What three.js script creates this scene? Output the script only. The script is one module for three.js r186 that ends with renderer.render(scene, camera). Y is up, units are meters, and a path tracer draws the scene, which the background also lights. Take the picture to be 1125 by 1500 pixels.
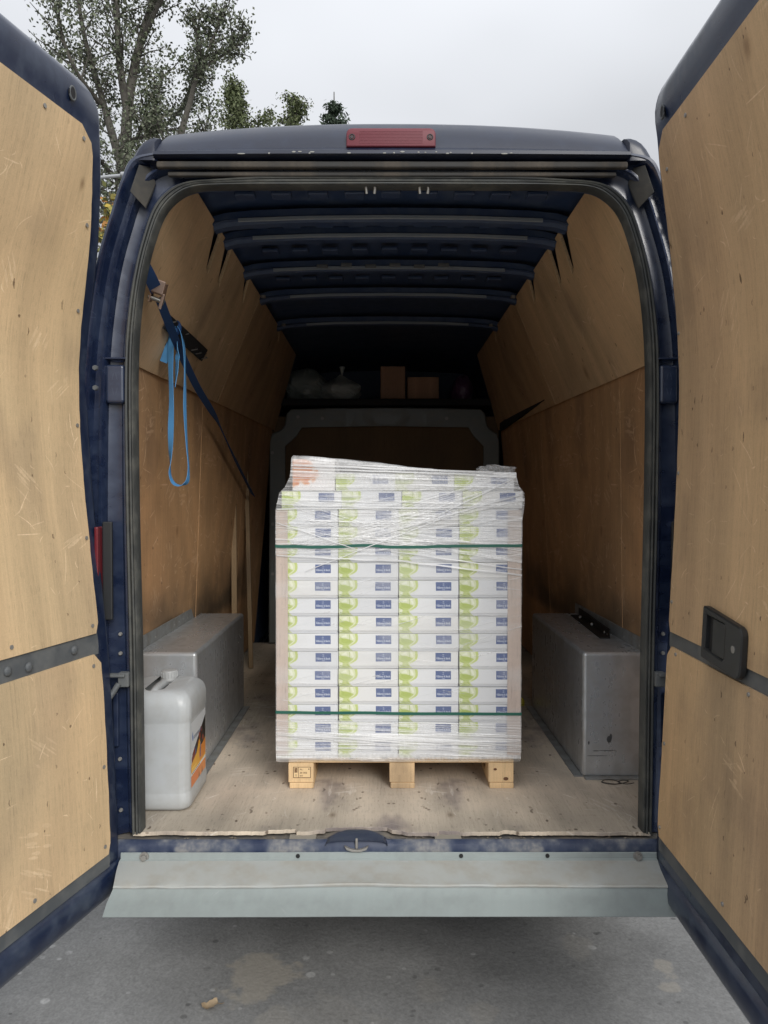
import * as THREE from 'three';
import { mergeGeometries, toCreasedNormals } from 'three/addons/utils/BufferGeometryUtils.js';
import { Brush, Evaluator, SUBTRACTION } from 'three-bvh-csg';
import { RoundedBoxGeometry } from 'three/addons/geometries/RoundedBoxGeometry.js';

// ------------------------------------------------------------ camera, sky, sun, exposure
const scene = new THREE.Scene();
const camera = new THREE.PerspectiveCamera(67.33, 0.75, 0.05, 600);
camera.position.set(-0.03, 1.59, 2.36);
camera.lookAt(-0.008, 1.59 - Math.tan(THREE.MathUtils.degToRad(1.12)) * 10, -7.64);

const renderer = new THREE.WebGLRenderer();
renderer.toneMapping = THREE.LinearToneMapping;
renderer.toneMappingExposure = 1.5;
renderer.shadowMap.enabled = true;

const SKY_LEVEL = 1.0, SUN_LEVEL = 1.5;
const sun = new THREE.DirectionalLight(new THREE.Color(1.0, 0.965, 0.91), SUN_LEVEL);
sun.position.set(4.2, 6.8, 9.8);
sun.target.position.set(0, 1, 0);
sun.castShadow = true;
sun.shadow.radius = 46;
sun.shadow.mapSize.set(2048, 2048);
Object.assign(sun.shadow.camera, { left: -8, right: 8, top: 8, bottom: -8, near: 0.5, far: 40 });
sun.shadow.camera.updateProjectionMatrix();
scene.add(sun, sun.target);

// ------------------------------------------------------------ noise and random numbers
function rng(seed) {
  let a = seed >>> 0;
  return () => { a = (a + 0x6D2B79F5) | 0; let t = Math.imul(a ^ (a >>> 15), 1 | a); t = (t + Math.imul(t ^ (t >>> 7), 61 | t)) ^ t; return ((t ^ (t >>> 14)) >>> 0) / 4294967296; };
}
const PERM = new Float32Array(65536); { const r = rng(77); for (let i = 0; i < 65536; i++) PERM[i] = r(); }
const hash2 = (x, y, s) => PERM[(Math.imul(x, 374761393) + Math.imul(y, 668265263) + Math.imul(s, 974634777)) >>> 7 & 65535];
function vnoise(x, y, s = 0) {
  const xi = Math.floor(x), yi = Math.floor(y); let fx = x - xi, fy = y - yi;
  fx = fx * fx * (3 - 2 * fx); fy = fy * fy * (3 - 2 * fy);
  const a = hash2(xi, yi, s), b = hash2(xi + 1, yi, s), c = hash2(xi, yi + 1, s), d = hash2(xi + 1, yi + 1, s);
  return a + (b - a) * fx + (c - a) * fy + (a - b - c + d) * fx * fy;
}
function fbm(x, y, o = 4, s = 0) { let v = 0, a = 0.5, n = 0; for (let i = 0; i < o; i++) { v += a * vnoise(x, y, s + i * 13); n += a; x *= 2.03; y *= 2.03; a *= 0.5; } return v / n; }
const clamp = (v, a = 0, b = 1) => Math.min(b, Math.max(a, v));
const lerp = (a, b, t) => a + (b - a) * t;
const sstep = (a, b, v) => { const t = clamp((v - a) / (b - a)); return t * t * (3 - 2 * t); };
const DEG = Math.PI / 180;

// sky: an even, soft overcast, brighter towards the zenith and the unseen sun side
{
  const w = 512, h = 256, d = new Float32Array(w * h * 4), SD = sun.position.clone().normalize();
  for (let j = 0; j < h; j++) {
    const el = ((j + 0.5) / h - 0.5) * Math.PI, s = Math.sin(el);
    for (let i = 0; i < w; i++) {
      const az = (i + 0.5) / w * 2 * Math.PI, cx = -Math.cos(az) * Math.cos(el), cz = -Math.sin(az) * Math.cos(el);
      let L;
      if (s > 0) {
        const px = cx / (s + 0.25), pz = cz / (s + 0.25);
        const c = fbm(px * 1.1 + 9, pz * 1.1 + 4, 5, 3) - 0.5;
        L = 0.27 + 0.40 * s + 0.22 * s * s + c * 0.36 * sstep(0, 0.35, s);
        const g = Math.max(0, cx * SD.x + s * SD.y + cz * SD.z); L += 0.42 * g * g * g;      // broad glow round the unseen sun, lighting the van from behind the camera
      } else L = lerp(0.30, 0.15, sstep(0, -0.08, s));
      const k = (j * w + i) * 4;
      d[k] = L * 0.955 * SKY_LEVEL; d[k + 1] = L * 0.985 * SKY_LEVEL; d[k + 2] = L * 1.04 * SKY_LEVEL; d[k + 3] = 1;
    }
  }
  const t = new THREE.DataTexture(d, w, h, THREE.RGBAFormat, THREE.FloatType);
  t.mapping = THREE.EquirectangularReflectionMapping; t.magFilter = THREE.LinearFilter; t.minFilter = THREE.LinearFilter; t.wrapS = THREE.RepeatWrapping; t.needsUpdate = true;
  scene.background = t; scene.environment = t;
}

// ------------------------------------------------------------ names, things, parts
const used = {};
function numbered(name) { const n = used[name] = (used[name] ?? -1) + 1; return n ? `${name}_${String(n).padStart(3, '0')}` : name; }
function shade(o) { o.castShadow = true; o.receiveShadow = true; return o; }
function thing(name, label, category, pos = [0, 0, 0], group, rotY = 0) {
  const o = new THREE.Group(); o.name = numbered(name); o.position.set(...pos); o.rotation.y = rotY;
  o.userData = { label, category }; if (group) o.userData.group = group; scene.add(o); return o;
}
function single(name, geo, mat, label, category, pos = [0, 0, 0], group, rotY = 0) {
  const o = shade(new THREE.Mesh(geo, mat)); o.name = numbered(name); o.position.set(...pos); o.rotation.y = rotY;
  o.userData = { label, category }; if (group) o.userData.group = group; scene.add(o); return o;
}
function part(parent, name, geo, mat, label) {
  const o = shade(new THREE.Mesh(geo, mat)); o.name = numbered(name); if (label) o.userData.label = label; parent.add(o); return o;
}
function struct(name, geo, mat) { const o = shade(new THREE.Mesh(geo, mat)); o.name = numbered(name); o.userData.kind = 'structure'; scene.add(o); return o; }

// ------------------------------------------------------------ geometry helpers
const crease = (g, a = 0.6) => toCreasedNormals(g.index ? g.toNonIndexed() : g, a);
function rbox(w, h, d, r = 0.004, seg = 2, pos) { const g = new RoundedBoxGeometry(w, h, d, seg, Math.min(r, w / 2.01, h / 2.01, d / 2.01)); boxUV(g); if (pos) g.translate(...pos); return g; }
function boxUV(g, ox = 0, oy = 0) {     // uv in metres, by the axis each face looks along
  const p = g.attributes.position, n = g.attributes.normal, uv = new Float32Array(p.count * 2);
  for (let i = 0; i < p.count; i++) {
    const ax = Math.abs(n.getX(i)), ay = Math.abs(n.getY(i)), az = Math.abs(n.getZ(i));
    let u, v; if (az >= ax && az >= ay) { u = p.getX(i); v = p.getY(i); } else if (ax >= ay) { u = p.getZ(i); v = p.getY(i); } else { u = p.getX(i); v = p.getZ(i); }
    uv[i * 2] = u + ox; uv[i * 2 + 1] = v + oy;
  }
  g.setAttribute('uv', new THREE.BufferAttribute(uv, 2)); return g;
}
const dist = (a, b) => Math.hypot(a[0] - b[0], a[1] - b[1], a[2] - b[2]);
function loft(rings, { closed = false, cap0 = false, cap1 = false, angle = 0.6, smooth = false } = {}) {
  const n = rings[0].length, m = rings.length, pos = [], uv = [], idx = [];
  const us = [0]; for (let i = 1; i <= n; i++) us.push(us[i - 1] + dist(rings[m >> 1][i % n], rings[m >> 1][i - 1]));
  const vs = [0]; for (let j = 1; j < m; j++) vs.push(vs[j - 1] + dist(rings[j][n >> 1], rings[j - 1][n >> 1]));
  const cols = closed ? n + 1 : n;
  for (let j = 0; j < m; j++) for (let i = 0; i < cols; i++) { pos.push(...rings[j][i % n]); uv.push(us[i], vs[j]); }
  for (let j = 0; j + 1 < m; j++) for (let i = 0; i + 1 < cols; i++) { const a = j * cols + i, b = a + 1, c = a + cols, d = c + 1; idx.push(a, b, c, b, d, c); }
  const cap = (j, flip) => {
    const base = pos.length / 3, c = [0, 0, 0]; for (const p of rings[j]) for (let k = 0; k < 3; k++) c[k] += p[k] / n;
    pos.push(...c); uv.push(0, 0); for (const p of rings[j]) { pos.push(...p); uv.push(p[0] - c[0] + p[2] - c[2], p[1] - c[1]); }
    for (let i = 0; i < n; i++) { const a = base + 1 + i, b = base + 1 + (i + 1) % n; flip ? idx.push(base, a, b) : idx.push(base, b, a); }
  };
  if (cap0) cap(0, false); if (cap1) cap(m - 1, true);
  const g = new THREE.BufferGeometry();
  g.setAttribute('position', new THREE.Float32BufferAttribute(pos, 3)); g.setAttribute('uv', new THREE.Float32BufferAttribute(uv, 2)); g.setIndex(idx);
  if (smooth) { g.computeVertexNormals(); return g; }
  return crease(g, angle);
}
function merge(list) { return mergeGeometries(list.map((g) => { const q = g.index ? g.toNonIndexed() : g; for (const k of Object.keys(q.attributes)) if (!['position', 'normal', 'uv'].includes(k)) q.deleteAttribute(k); return q; })); }
function tubeG(pts, r, seg = 24, rad = 8, closed = false) { return new THREE.TubeGeometry(new THREE.CatmullRomCurve3(pts.map((p) => new THREE.Vector3(...p)), closed), seg, r, rad, closed); }
function ribbonG(pts, sides, width, th = 0.0016, seg = 60, twistNoise = 0) {   // a webbing strap with thickness
  const c = new THREE.CatmullRomCurve3(pts.map((p) => new THREE.Vector3(...p)), false, 'centripetal');
  const sc = new THREE.CatmullRomCurve3(sides.map((p) => new THREE.Vector3(...p)), false, 'centripetal');
  const rings = [];
  for (let i = 0; i <= seg; i++) {
    const t = i / seg, p = c.getPoint(t), tan = c.getTangent(t), s = sc.getPoint(t);
    s.addScaledVector(tan, -s.dot(tan)).normalize();
    if (twistNoise) s.applyAxisAngle(tan, (fbm(t * 7, 2.5, 2, 5) - 0.5) * twistNoise);
    const nn = new THREE.Vector3().crossVectors(tan, s).normalize();
    const q = (a, b) => { const v = p.clone().addScaledVector(s, a).addScaledVector(nn, b); return [v.x, v.y, v.z]; };
    rings.push([q(-width / 2, -th / 2), q(width / 2, -th / 2), q(width / 2, th / 2), q(-width / 2, th / 2)]);
  }
  return loft(rings, { closed: true, cap0: true, cap1: true, angle: 0.9 });
}
function extrudePanel(pts, th, map, bevel = 0.0012, holes = []) {   // outline in metres, bent into place by map(u, v, w)
  const sh = new THREE.Shape(pts.map((p) => new THREE.Vector2(...p)));
  for (const h of holes) sh.holes.push(new THREE.Path(h.map((p) => new THREE.Vector2(...p))));
  let g = new THREE.ExtrudeGeometry(sh, { depth: th, bevelEnabled: bevel > 0, bevelSize: bevel, bevelThickness: bevel, bevelSegments: 1, bevelOffset: -bevel });
  if (map) { const p = g.attributes.position; for (let i = 0; i < p.count; i++) p.setXYZ(i, ...map(p.getX(i), p.getY(i), p.getZ(i))); }
  g.computeVertexNormals(); return crease(g, 0.5);
}
function catmull(pts, n) {
  const c = new THREE.CatmullRomCurve3(pts.map((p) => new THREE.Vector3(p[0], p[1], 0)), false, 'centripetal'), out = [];
  for (let i = 0; i <= n; i++) { const q = c.getPoint(i / n); out.push([q.x, q.y]); } return out;
}
function table(tab, y) { if (y <= tab[0][0]) return tab[0][1]; for (let i = 1; i < tab.length; i++) if (y <= tab[i][0]) { const [a, b] = tab[i - 1], [c, d] = tab[i]; return lerp(b, d, (y - a) / (c - a)); } return tab[tab.length - 1][1]; }

// ------------------------------------------------------------ textures
function dataTex(w, h, fn, srgb = true, rep = [1, 1]) {
  const d = new Uint8Array(w * h * 4), c = [0, 0, 0, 255];
  for (let y = 0; y < h; y++) for (let x = 0; x < w; x++) { c[3] = 255; fn(x, y, c); const k = (y * w + x) * 4; d[k] = clamp(c[0], 0, 255); d[k + 1] = clamp(c[1], 0, 255); d[k + 2] = clamp(c[2], 0, 255); d[k + 3] = c[3]; }
  const t = new THREE.DataTexture(d, w, h, THREE.RGBAFormat); finishTex(t, srgb, rep); return t;
}
function finishTex(t, srgb, rep) { t.wrapS = t.wrapT = THREE.MirroredRepeatWrapping; t.magFilter = THREE.LinearFilter; t.minFilter = THREE.LinearMipmapLinearFilter; t.generateMipmaps = true; if (srgb) t.colorSpace = THREE.SRGBColorSpace; t.repeat.set(...rep); t.needsUpdate = true; }
// strokes: scratches and dents, rasterised into a float field
function strokes(size, list) {
  const f = new Float32Array(size * size);
  for (const [x0, y0, x1, y1, w, a, bend = 0] of list) {
    const L = Math.hypot(x1 - x0, y1 - y0) * size, n = Math.max(2, Math.ceil(L * 1.5));
    for (let i = 0; i <= n; i++) {
      const t = i / n, bx = lerp(x0, x1, t) * size + bend * Math.sin(t * Math.PI) * size, by = lerp(y0, y1, t) * size, ww = w * (size / 1024) * (0.4 + 0.6 * Math.sin(Math.PI * t)) * (0.6 + 0.8 * vnoise(i * 0.2, x0 * 99, 8));
      const R = Math.ceil(ww + 1);
      for (let yy = -R; yy <= R; yy++) for (let xx = -R; xx <= R; xx++) {
        const px = Math.floor(bx + xx), py = Math.floor(by + yy); if (px < 0 || py < 0 || px >= size || py >= size) continue;
        const e = clamp(1 - Math.max(0, Math.hypot(px - bx, py - by) - ww + 0.5)) * a * (0.5 + 0.5 * vnoise(px * 0.12, py * 0.12, 4)), k = py * size + px;
        if (Math.abs(e) > Math.abs(f[k])) f[k] = e;
      }
    }
  }
  return f;
}
function plyTextures(seed, base, { size = 1024, span = 1.5, scratch = 60, dents = 30, stain = 0.5, wear = 6, grime = null, pale = 1, sw = 1 } = {}) {
  const r = rng(seed), L = [], D = [];
  for (let i = 0; i < scratch; i++) { const x = r(), y = r(), a = (r() < 0.5 ? 0.9 : -0.7) + (r() - 0.5) * 1.4, l = 0.01 + 0.07 * r() * r(); L.push([x, y, x + Math.sin(a) * l, y + Math.cos(a) * l, (0.4 + r() * 0.7) * sw, 0.25 + 0.6 * r(), (r() - 0.5) * 0.01]); }
  for (let i = 0; i < wear; i++) { const x = r(), y = r(), a = r() * 3; for (let k = 0; k < 9; k++) { const dx = (r() - 0.5) * 0.05, dy = (r() - 0.5) * 0.05, l = 0.01 + 0.035 * r(); L.push([x + dx, y + dy, x + dx + Math.sin(a) * l, y + dy + Math.cos(a) * l, (0.7 + r() * 2) * sw, 0.2 + 0.35 * r()]); } }
  for (let i = 0; i < dents; i++) { const x = r(), y = r(), l = 0.002 + 0.018 * r() * r(), a = (r() - 0.5) * 0.5; D.push([x, y, x + Math.sin(a) * l, y + Math.cos(a) * l, 0.8 + r() * 1.8, 0.3 + 0.55 * r(), (r() - 0.5) * 0.006]); }
  const knots = []; for (let i = 0; i < 4; i++) knots.push([r() * span, r() * span, 0.008 + 0.012 * r()]);
  const S = strokes(size, L), K = strokes(size, D), H = new Float32Array(size * size);
  const map = dataTex(size, size, (x, y, c) => {
    const u = x / size * span, v = y / size * span, k = y * size + x;
    let du = 0, kn = 0;
    for (const [a, b, q] of knots) { const ex = u - a, ey = (v - b) * 0.6, d2 = (ex * ex + ey * ey) / (q * q); if (d2 < 30) { du += ex * 1.6 * Math.exp(-d2 * 0.12); kn = Math.max(kn, Math.exp(-d2 * 1.2)); } }
    const warp = fbm(u * 1.6, v * 0.7, 3, seed) * 0.9 + du;
    const fig = Math.sin((u * 5 + warp * 4.2 + v * 0.35) * 6.2832) * 0.5 + 0.5;          // broad figure of rotary-cut veneer
    const fine = fbm((u + du * 0.2) * 150, v * 5, 3, seed + 5) - 0.5;
    const pore = vnoise(u * 420, v * 26, seed + 7); 
    const blot = fbm(u * 3.1, v * 2.2, 4, seed + 20) - 0.5, big = fbm(u * 1.1, v * 0.8, 2, seed + 31) - 0.5;
    const streak = fbm(u * 9, v * 0.6, 3, seed + 41) - 0.5;
    let m = 1 + (fig - 0.5) * 0.05 + fine * 0.075 + blot * 0.26 * stain * 2 + big * 0.18 + streak * 0.09;
    if (pore > 0.86) m -= 0.05; if (vnoise(u * 800, v * 34, seed + 8) > 0.84) m -= 0.07; m += (vnoise(u * 520, v * 520, seed + 3) - 0.5) * 0.05;
    const dirt = sstep(0.56, 0.8, fbm(u * 5 + 3, v * 3.4, 5, seed + 60)) * stain;
    let R = base[0] * m, G = base[1] * (m - blot * 0.04), B = base[2] * (m - blot * 0.06 - big * 0.05);
    R = lerp(R, R * 0.74, dirt); G = lerp(G, G * 0.74, dirt); B = lerp(B, B * 0.78, dirt);
    R = lerp(R, R * 0.7, kn * 0.7); G = lerp(G, G * 0.66, kn * 0.7); B = lerp(B, B * 0.62, kn * 0.7);
    const s = Math.min(1, S[k] * 0.95), q = K[k];
    R = lerp(R, base[0] * 1.17 + 6 * pale, s); G = lerp(G, base[1] * 1.19 + 8 * pale, s); B = lerp(B, base[2] * 1.24 + 10 * pale, s);
    R *= 1 - q * 0.62; G *= 1 - q * 0.66; B *= 1 - q * 0.68;
    if (grime) { const g = clamp(grime(u, v)); R = lerp(R, 62, g); G = lerp(G, 57, g); B = lerp(B, 50, g); }
    c[0] = R; c[1] = G; c[2] = B; H[k] = 0.55 + fine * 0.25 - q * 0.5 + S[k] * 0.12 + blot * 0.1;
  }, true, [1 / span, 1 / span]);
  const bs = Math.min(size, 1024), bk = size / bs, bump = dataTex(bs, bs, (x, y, c) => { c[0] = c[1] = c[2] = H[y * bk * size + x * bk] * 255; }, false, [1 / span, 1 / span]);
  return { map, bump };
}
function plyMat(seed, base, o = {}) { const t = plyTextures(seed, base, o); return new THREE.MeshPhysicalMaterial({ map: t.map, bumpMap: t.bump, bumpScale: 0.0012, roughness: o.rough ?? 0.62, specularIntensity: 0.5 }); }

// paint with road dust on it
function dustyPaint(seed, base, dust, amount, { size = 512, span = 0.8, rough = [0.28, 0.75], streak = 0, chips = 30, metal = 0, coat = 0 } = {}) {
  const r = rng(seed), L = []; for (let i = 0; i < chips; i++) { const x = r(), y = r(), l = 0.004 + 0.03 * r() * r(), a = r() * 6.3; L.push([x, y, x + Math.sin(a) * l, y + Math.cos(a) * l, 0.3 + r() * 0.7, 0.5 + 0.5 * r()]); }
  const S = strokes(size, L), A = new Float32Array(size * size);
  const map = dataTex(size, size, (x, y, c) => {
    const u = x / size * span, v = y / size * span, k = y * size + x;
    const n = 0.5 * fbm(u * 7, v * 7, 4, seed) + 0.5 * fbm(u * 26, v * 26, 4, seed + 2), n2 = fbm(u * 90, v * 90, 3, seed + 9), st = streak ? fbm(u * 60, v * 3, 3, seed + 4) : 0.5;
    let a = clamp(amount * (0.45 + 1.1 * sstep(0.36, 0.68, n)) * (0.7 + 0.6 * n2) + streak * (st - 0.5)); A[k] = a;
    const s = S[k] * 0.8; a = clamp(a);
    for (let q = 0; q < 3; q++) c[q] = lerp(lerp(base[q], dust[q], a), 190, s * 0.7);
  }, true, [1 / span, 1 / span]);
  const rm = dataTex(size, size, (x, y, c) => { const k = y * size + x; c[0] = 255; c[1] = 255 * clamp(lerp(rough[0], rough[1], clamp(A[k] * 1.6))); c[2] = 255; }, false, [1 / span, 1 / span]);
  return new THREE.MeshPhysicalMaterial({ map, roughnessMap: rm, roughness: 1, metalness: metal, clearcoat: coat, clearcoatRoughness: 0.25 });
}
const plain = (r, g, b, roughness = 0.6, extra = {}) => new THREE.MeshPhysicalMaterial({ color: new THREE.Color().setRGB(r, g, b), roughness, ...extra });

const M = {};
M.plyDoorL = plyMat(11, [207, 180, 141], { size: 2048, scratch: 230, stain: 0.26, dents: 90, wear: 16, pale: 1.2, sw: 1.2 });
M.plyDoorR = plyMat(23, [197, 167, 129], { size: 2048, scratch: 260, stain: 0.3, dents: 120, wear: 22, pale: 1.2, sw: 1.2 });
M.plyWall = plyMat(37, [200, 170, 133], { scratch: 160, stain: 0.3, dents: 70, wear: 10, pale: 2, sw: 1.5 });
M.plyWallB = plyMat(39, [184, 154, 118], { scratch: 160, stain: 0.35, dents: 60, wear: 10, pale: 2, sw: 1.5 });
M.bowLipLit = dustyPaint(68, [128, 138, 148], [150, 154, 154], 0.4, { rough: [0.45, 0.8] });  // pale grey carries the light that the lip edges catch
M.plyLow = plyMat(41, [186, 147, 108], { scratch: 520, stain: 0.4, dents: 110, wear: 46, pale: 3.5, sw: 1.9, grime: (u, v) => 0.6 * sstep(0.70, 0.46, v) * sstep(0.36, 0.43, v) * sstep(0.25, 0.6, u) * sstep(0.15, 0.6, fbm(u * 3, v * 5, 4, 71)) });
M.navy = dustyPaint(51, [13, 23, 48], [104, 116, 132], 0.18, { rough: [0.16, 0.6], chips: 40, coat: 0.8 });
M.navyDirty = dustyPaint(53, [15, 27, 54], [112, 114, 114], 0.30, { rough: [0.3, 0.8], chips: 60 });
M.doorPaint = dustyPaint(52, [12, 25, 54], [108, 114, 120], 0.24, { rough: [0.2, 0.7], chips: 50, coat: 0.6 });
M.sill = dustyPaint(54, [16, 30, 62], [142, 140, 136], 0.5, { rough: [0.3, 0.85], chips: 160, streak: 0.2 });
M.navyIn = dustyPaint(55, [44, 62, 96], [100, 110, 122], 0.28, { rough: [0.34, 0.7], chips: 20 });
M.roofEdge = dustyPaint(57, [9, 18, 40], [84, 98, 114], 0.10, { rough: [0.36, 0.66], chips: 24, coat: 0.15 });
M.seal = dustyPaint(61, [44, 47, 48], [120, 118, 108], 0.3, { rough: [0.5, 0.9], chips: 10 });
M.gutter = dustyPaint(63, [36, 37, 38], [98, 90, 80], 0.42, { rough: [0.6, 0.95], streak: 0.15, chips: 14 });
M.greyTrim = dustyPaint(65, [72, 76, 80], [124, 124, 120], 0.3, { rough: [0.5, 0.85], chips: 16 });
M.blackPl = plain(0.018, 0.019, 0.02, 0.5);
M.black = plain(0.01, 0.01, 0.011, 0.8);
M.bumperTop = dustyPaint(71, [168, 173, 172], [150, 144, 132], 0.30, { rough: [0.45, 0.8], streak: 0.10, chips: 60, span: 1.2 });
M.bumperFace = dustyPaint(73, [148, 157, 156], [132, 139, 138], 0.36, { rough: [0.42, 0.75], streak: 0.2, chips: 50, span: 1.2 });
M.metalBox = dustyPaint(75, [204, 208, 212], [140, 138, 132], 0.24, { rough: [0.24, 0.5], streak: 0.2, chips: 110, metal: 0.58, span: 1.0 });
M.metalFlange = dustyPaint(77, [158, 162, 164], [120, 116, 108], 0.4, { rough: [0.38, 0.7], metal: 0.4 });
M.steel = plain(0.42, 0.42, 0.4, 0.42, { metalness: 0.8 });
M.steelDull = plain(0.30, 0.29, 0.27, 0.6, { metalness: 0.5 });
M.red = plain(0.14, 0.018, 0.03, 0.55);
M.redTail = plain(0.15, 0.014, 0.02, 0.35, { clearcoat: 0.6 });
M.bulkFrame = dustyPaint(79, [104, 110, 108], [130, 128, 120], 0.3, {});
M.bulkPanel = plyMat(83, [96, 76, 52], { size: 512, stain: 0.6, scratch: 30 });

// ============================================================ SETTING: ground
{
  const size = 2048, span = 5, r = rng(5), spots = [];
  for (let i = 0; i < 900; i++) spots.push([r() * span, r() * span, 0.004 + 0.014 * r() * r(), r()]);
  const patches = [[-0.43, -0.16, 0.11, 0.13, 0.95], [-0.36, 0.05, 0.05, 0.09, 0.4], [0.92, -0.2, 0.035, 0.05, 0.75], [0.90, -0.1, 0.04, 0.03, 0.7], [0.66, -0.33, 0.05, 0.07, 0.3], [0.28, 0.02, 0.05, 0.05, 0.3], [0.12, -0.1, 0.05, 0.08, 0.25], [-0.2, 0.1, 0.16, 0.16, 0.2]];
  const field = strokes(size, spots.map(([x, y, q, a]) => [x / span, y / span, (x + q) / span, (y + q * (a - 0.5)) / span, 0.7 + q * 120, a < 0.6 ? -0.5 * a - 0.2 : 0.45]));
  const H = new Float32Array(size * size);
  const map = dataTex(size, size, (x, y, c) => {
    const u = x / size * span, v = y / size * span, wx = u - span / 2, wz = v - span / 2;   // metres round the van's tail
    const big = fbm(u * 1.3, v * 1.3, 4, 2) - 0.5, mid = fbm(u * 7, v * 7, 4, 12) - 0.5, fine = vnoise(u * 260, v * 260, 9) - 0.5, fine2 = vnoise(u * 120, v * 120, 19) - 0.5;
    let g = 124 + big * 30 + mid * 22 + fine * 17 + fine2 * 12, w = 0;
    const e = fbm(u * 22, v * 22, 4, 33) - 0.5;
    for (const [a, b, sx, sz, k] of patches) { const d = Math.hypot((wx - a) / sx, (wz - b) / sz) + e * 1.3; w = Math.max(w, k * sstep(1.15, 0.75, d)); }
    const f = field[y * size + x];
    g *= 1 + f * 0.6;
    c[0] = lerp(g, 164, w * 0.55); c[1] = lerp(g * 1.0, 156, w * 0.55); c[2] = lerp(g * 0.99, 142, w * 0.55);
    H[y * size + x] = 0.5 + fine * 0.5 + fine2 * 0.35 + mid * 0.4 + f * 0.4;
  }, true, [1 / span, 1 / span]);
  const bump = dataTex(1024, 1024, (x, y, c) => { c[0] = c[1] = c[2] = 255 * clamp(H[y * 2 * size + x * 2]); }, false, [1 / span, 1 / span]);
  const m = new THREE.MeshPhysicalMaterial({ map, bumpMap: bump, bumpScale: 0.0022, roughness: 0.88, specularIntensity: 0.4 });
  const g = new THREE.PlaneGeometry(500, 500, 40, 40); g.rotateX(-Math.PI / 2);
  const p = g.attributes.position, uv = g.attributes.uv; for (let i = 0; i < p.count; i++) uv.setXY(i, p.getX(i) + span / 2, p.getZ(i) + span / 2);
  struct('ground', g, m);
}

// ============================================================ VAN
const van = thing('delivery_van', 'dark blue high-roof cargo van seen from behind with both rear doors wide open', 'van');

const O_HALF = [[0.934, 0.515], [0.954, 0.81], [0.964, 1.105], [0.957, 1.60], [0.934, 1.995], [0.910, 2.19], [0.883, 2.33], [0.847, 2.445], [0.814, 2.547], [0.785, 2.605], [0.73, 2.622], [0.59, 2.626], [0.30, 2.628], [0, 2.628]];
const I_HALF = [[0.774, 0.555], [0.776, 0.81], [0.778, 1.105], [0.786, 1.60], [0.786, 1.995], [0.778, 2.13], [0.763, 2.245], [0.737, 2.356], [0.697, 2.46], [0.651, 2.508], [0.605, 2.529], [0.50, 2.536], [0.30, 2.537], [0, 2.538]];
const NH = 78;
function mirror(half) { return [...half.map(([x, y]) => [-x, y]), ...half.slice(0, -1).reverse()]; }
const O = mirror(catmull(O_HALF, NH)), I = mirror(catmull(I_HALF, NH));
function jambLine(mode, v, z, i0 = 0, i1 = O.length - 1) {
  const out = [];
  for (let i = i0; i <= i1; i++) { const [ix, iy] = I[i], [ox, oy] = O[i], dx = ox - ix, dy = oy - iy, L = Math.hypot(dx, dy), f = mode === 'a' ? v / L : lerp(0.026 / L, 1, v); out.push([ix + dx * f, iy + dy * f, z]); }
  return out;
}
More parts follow.
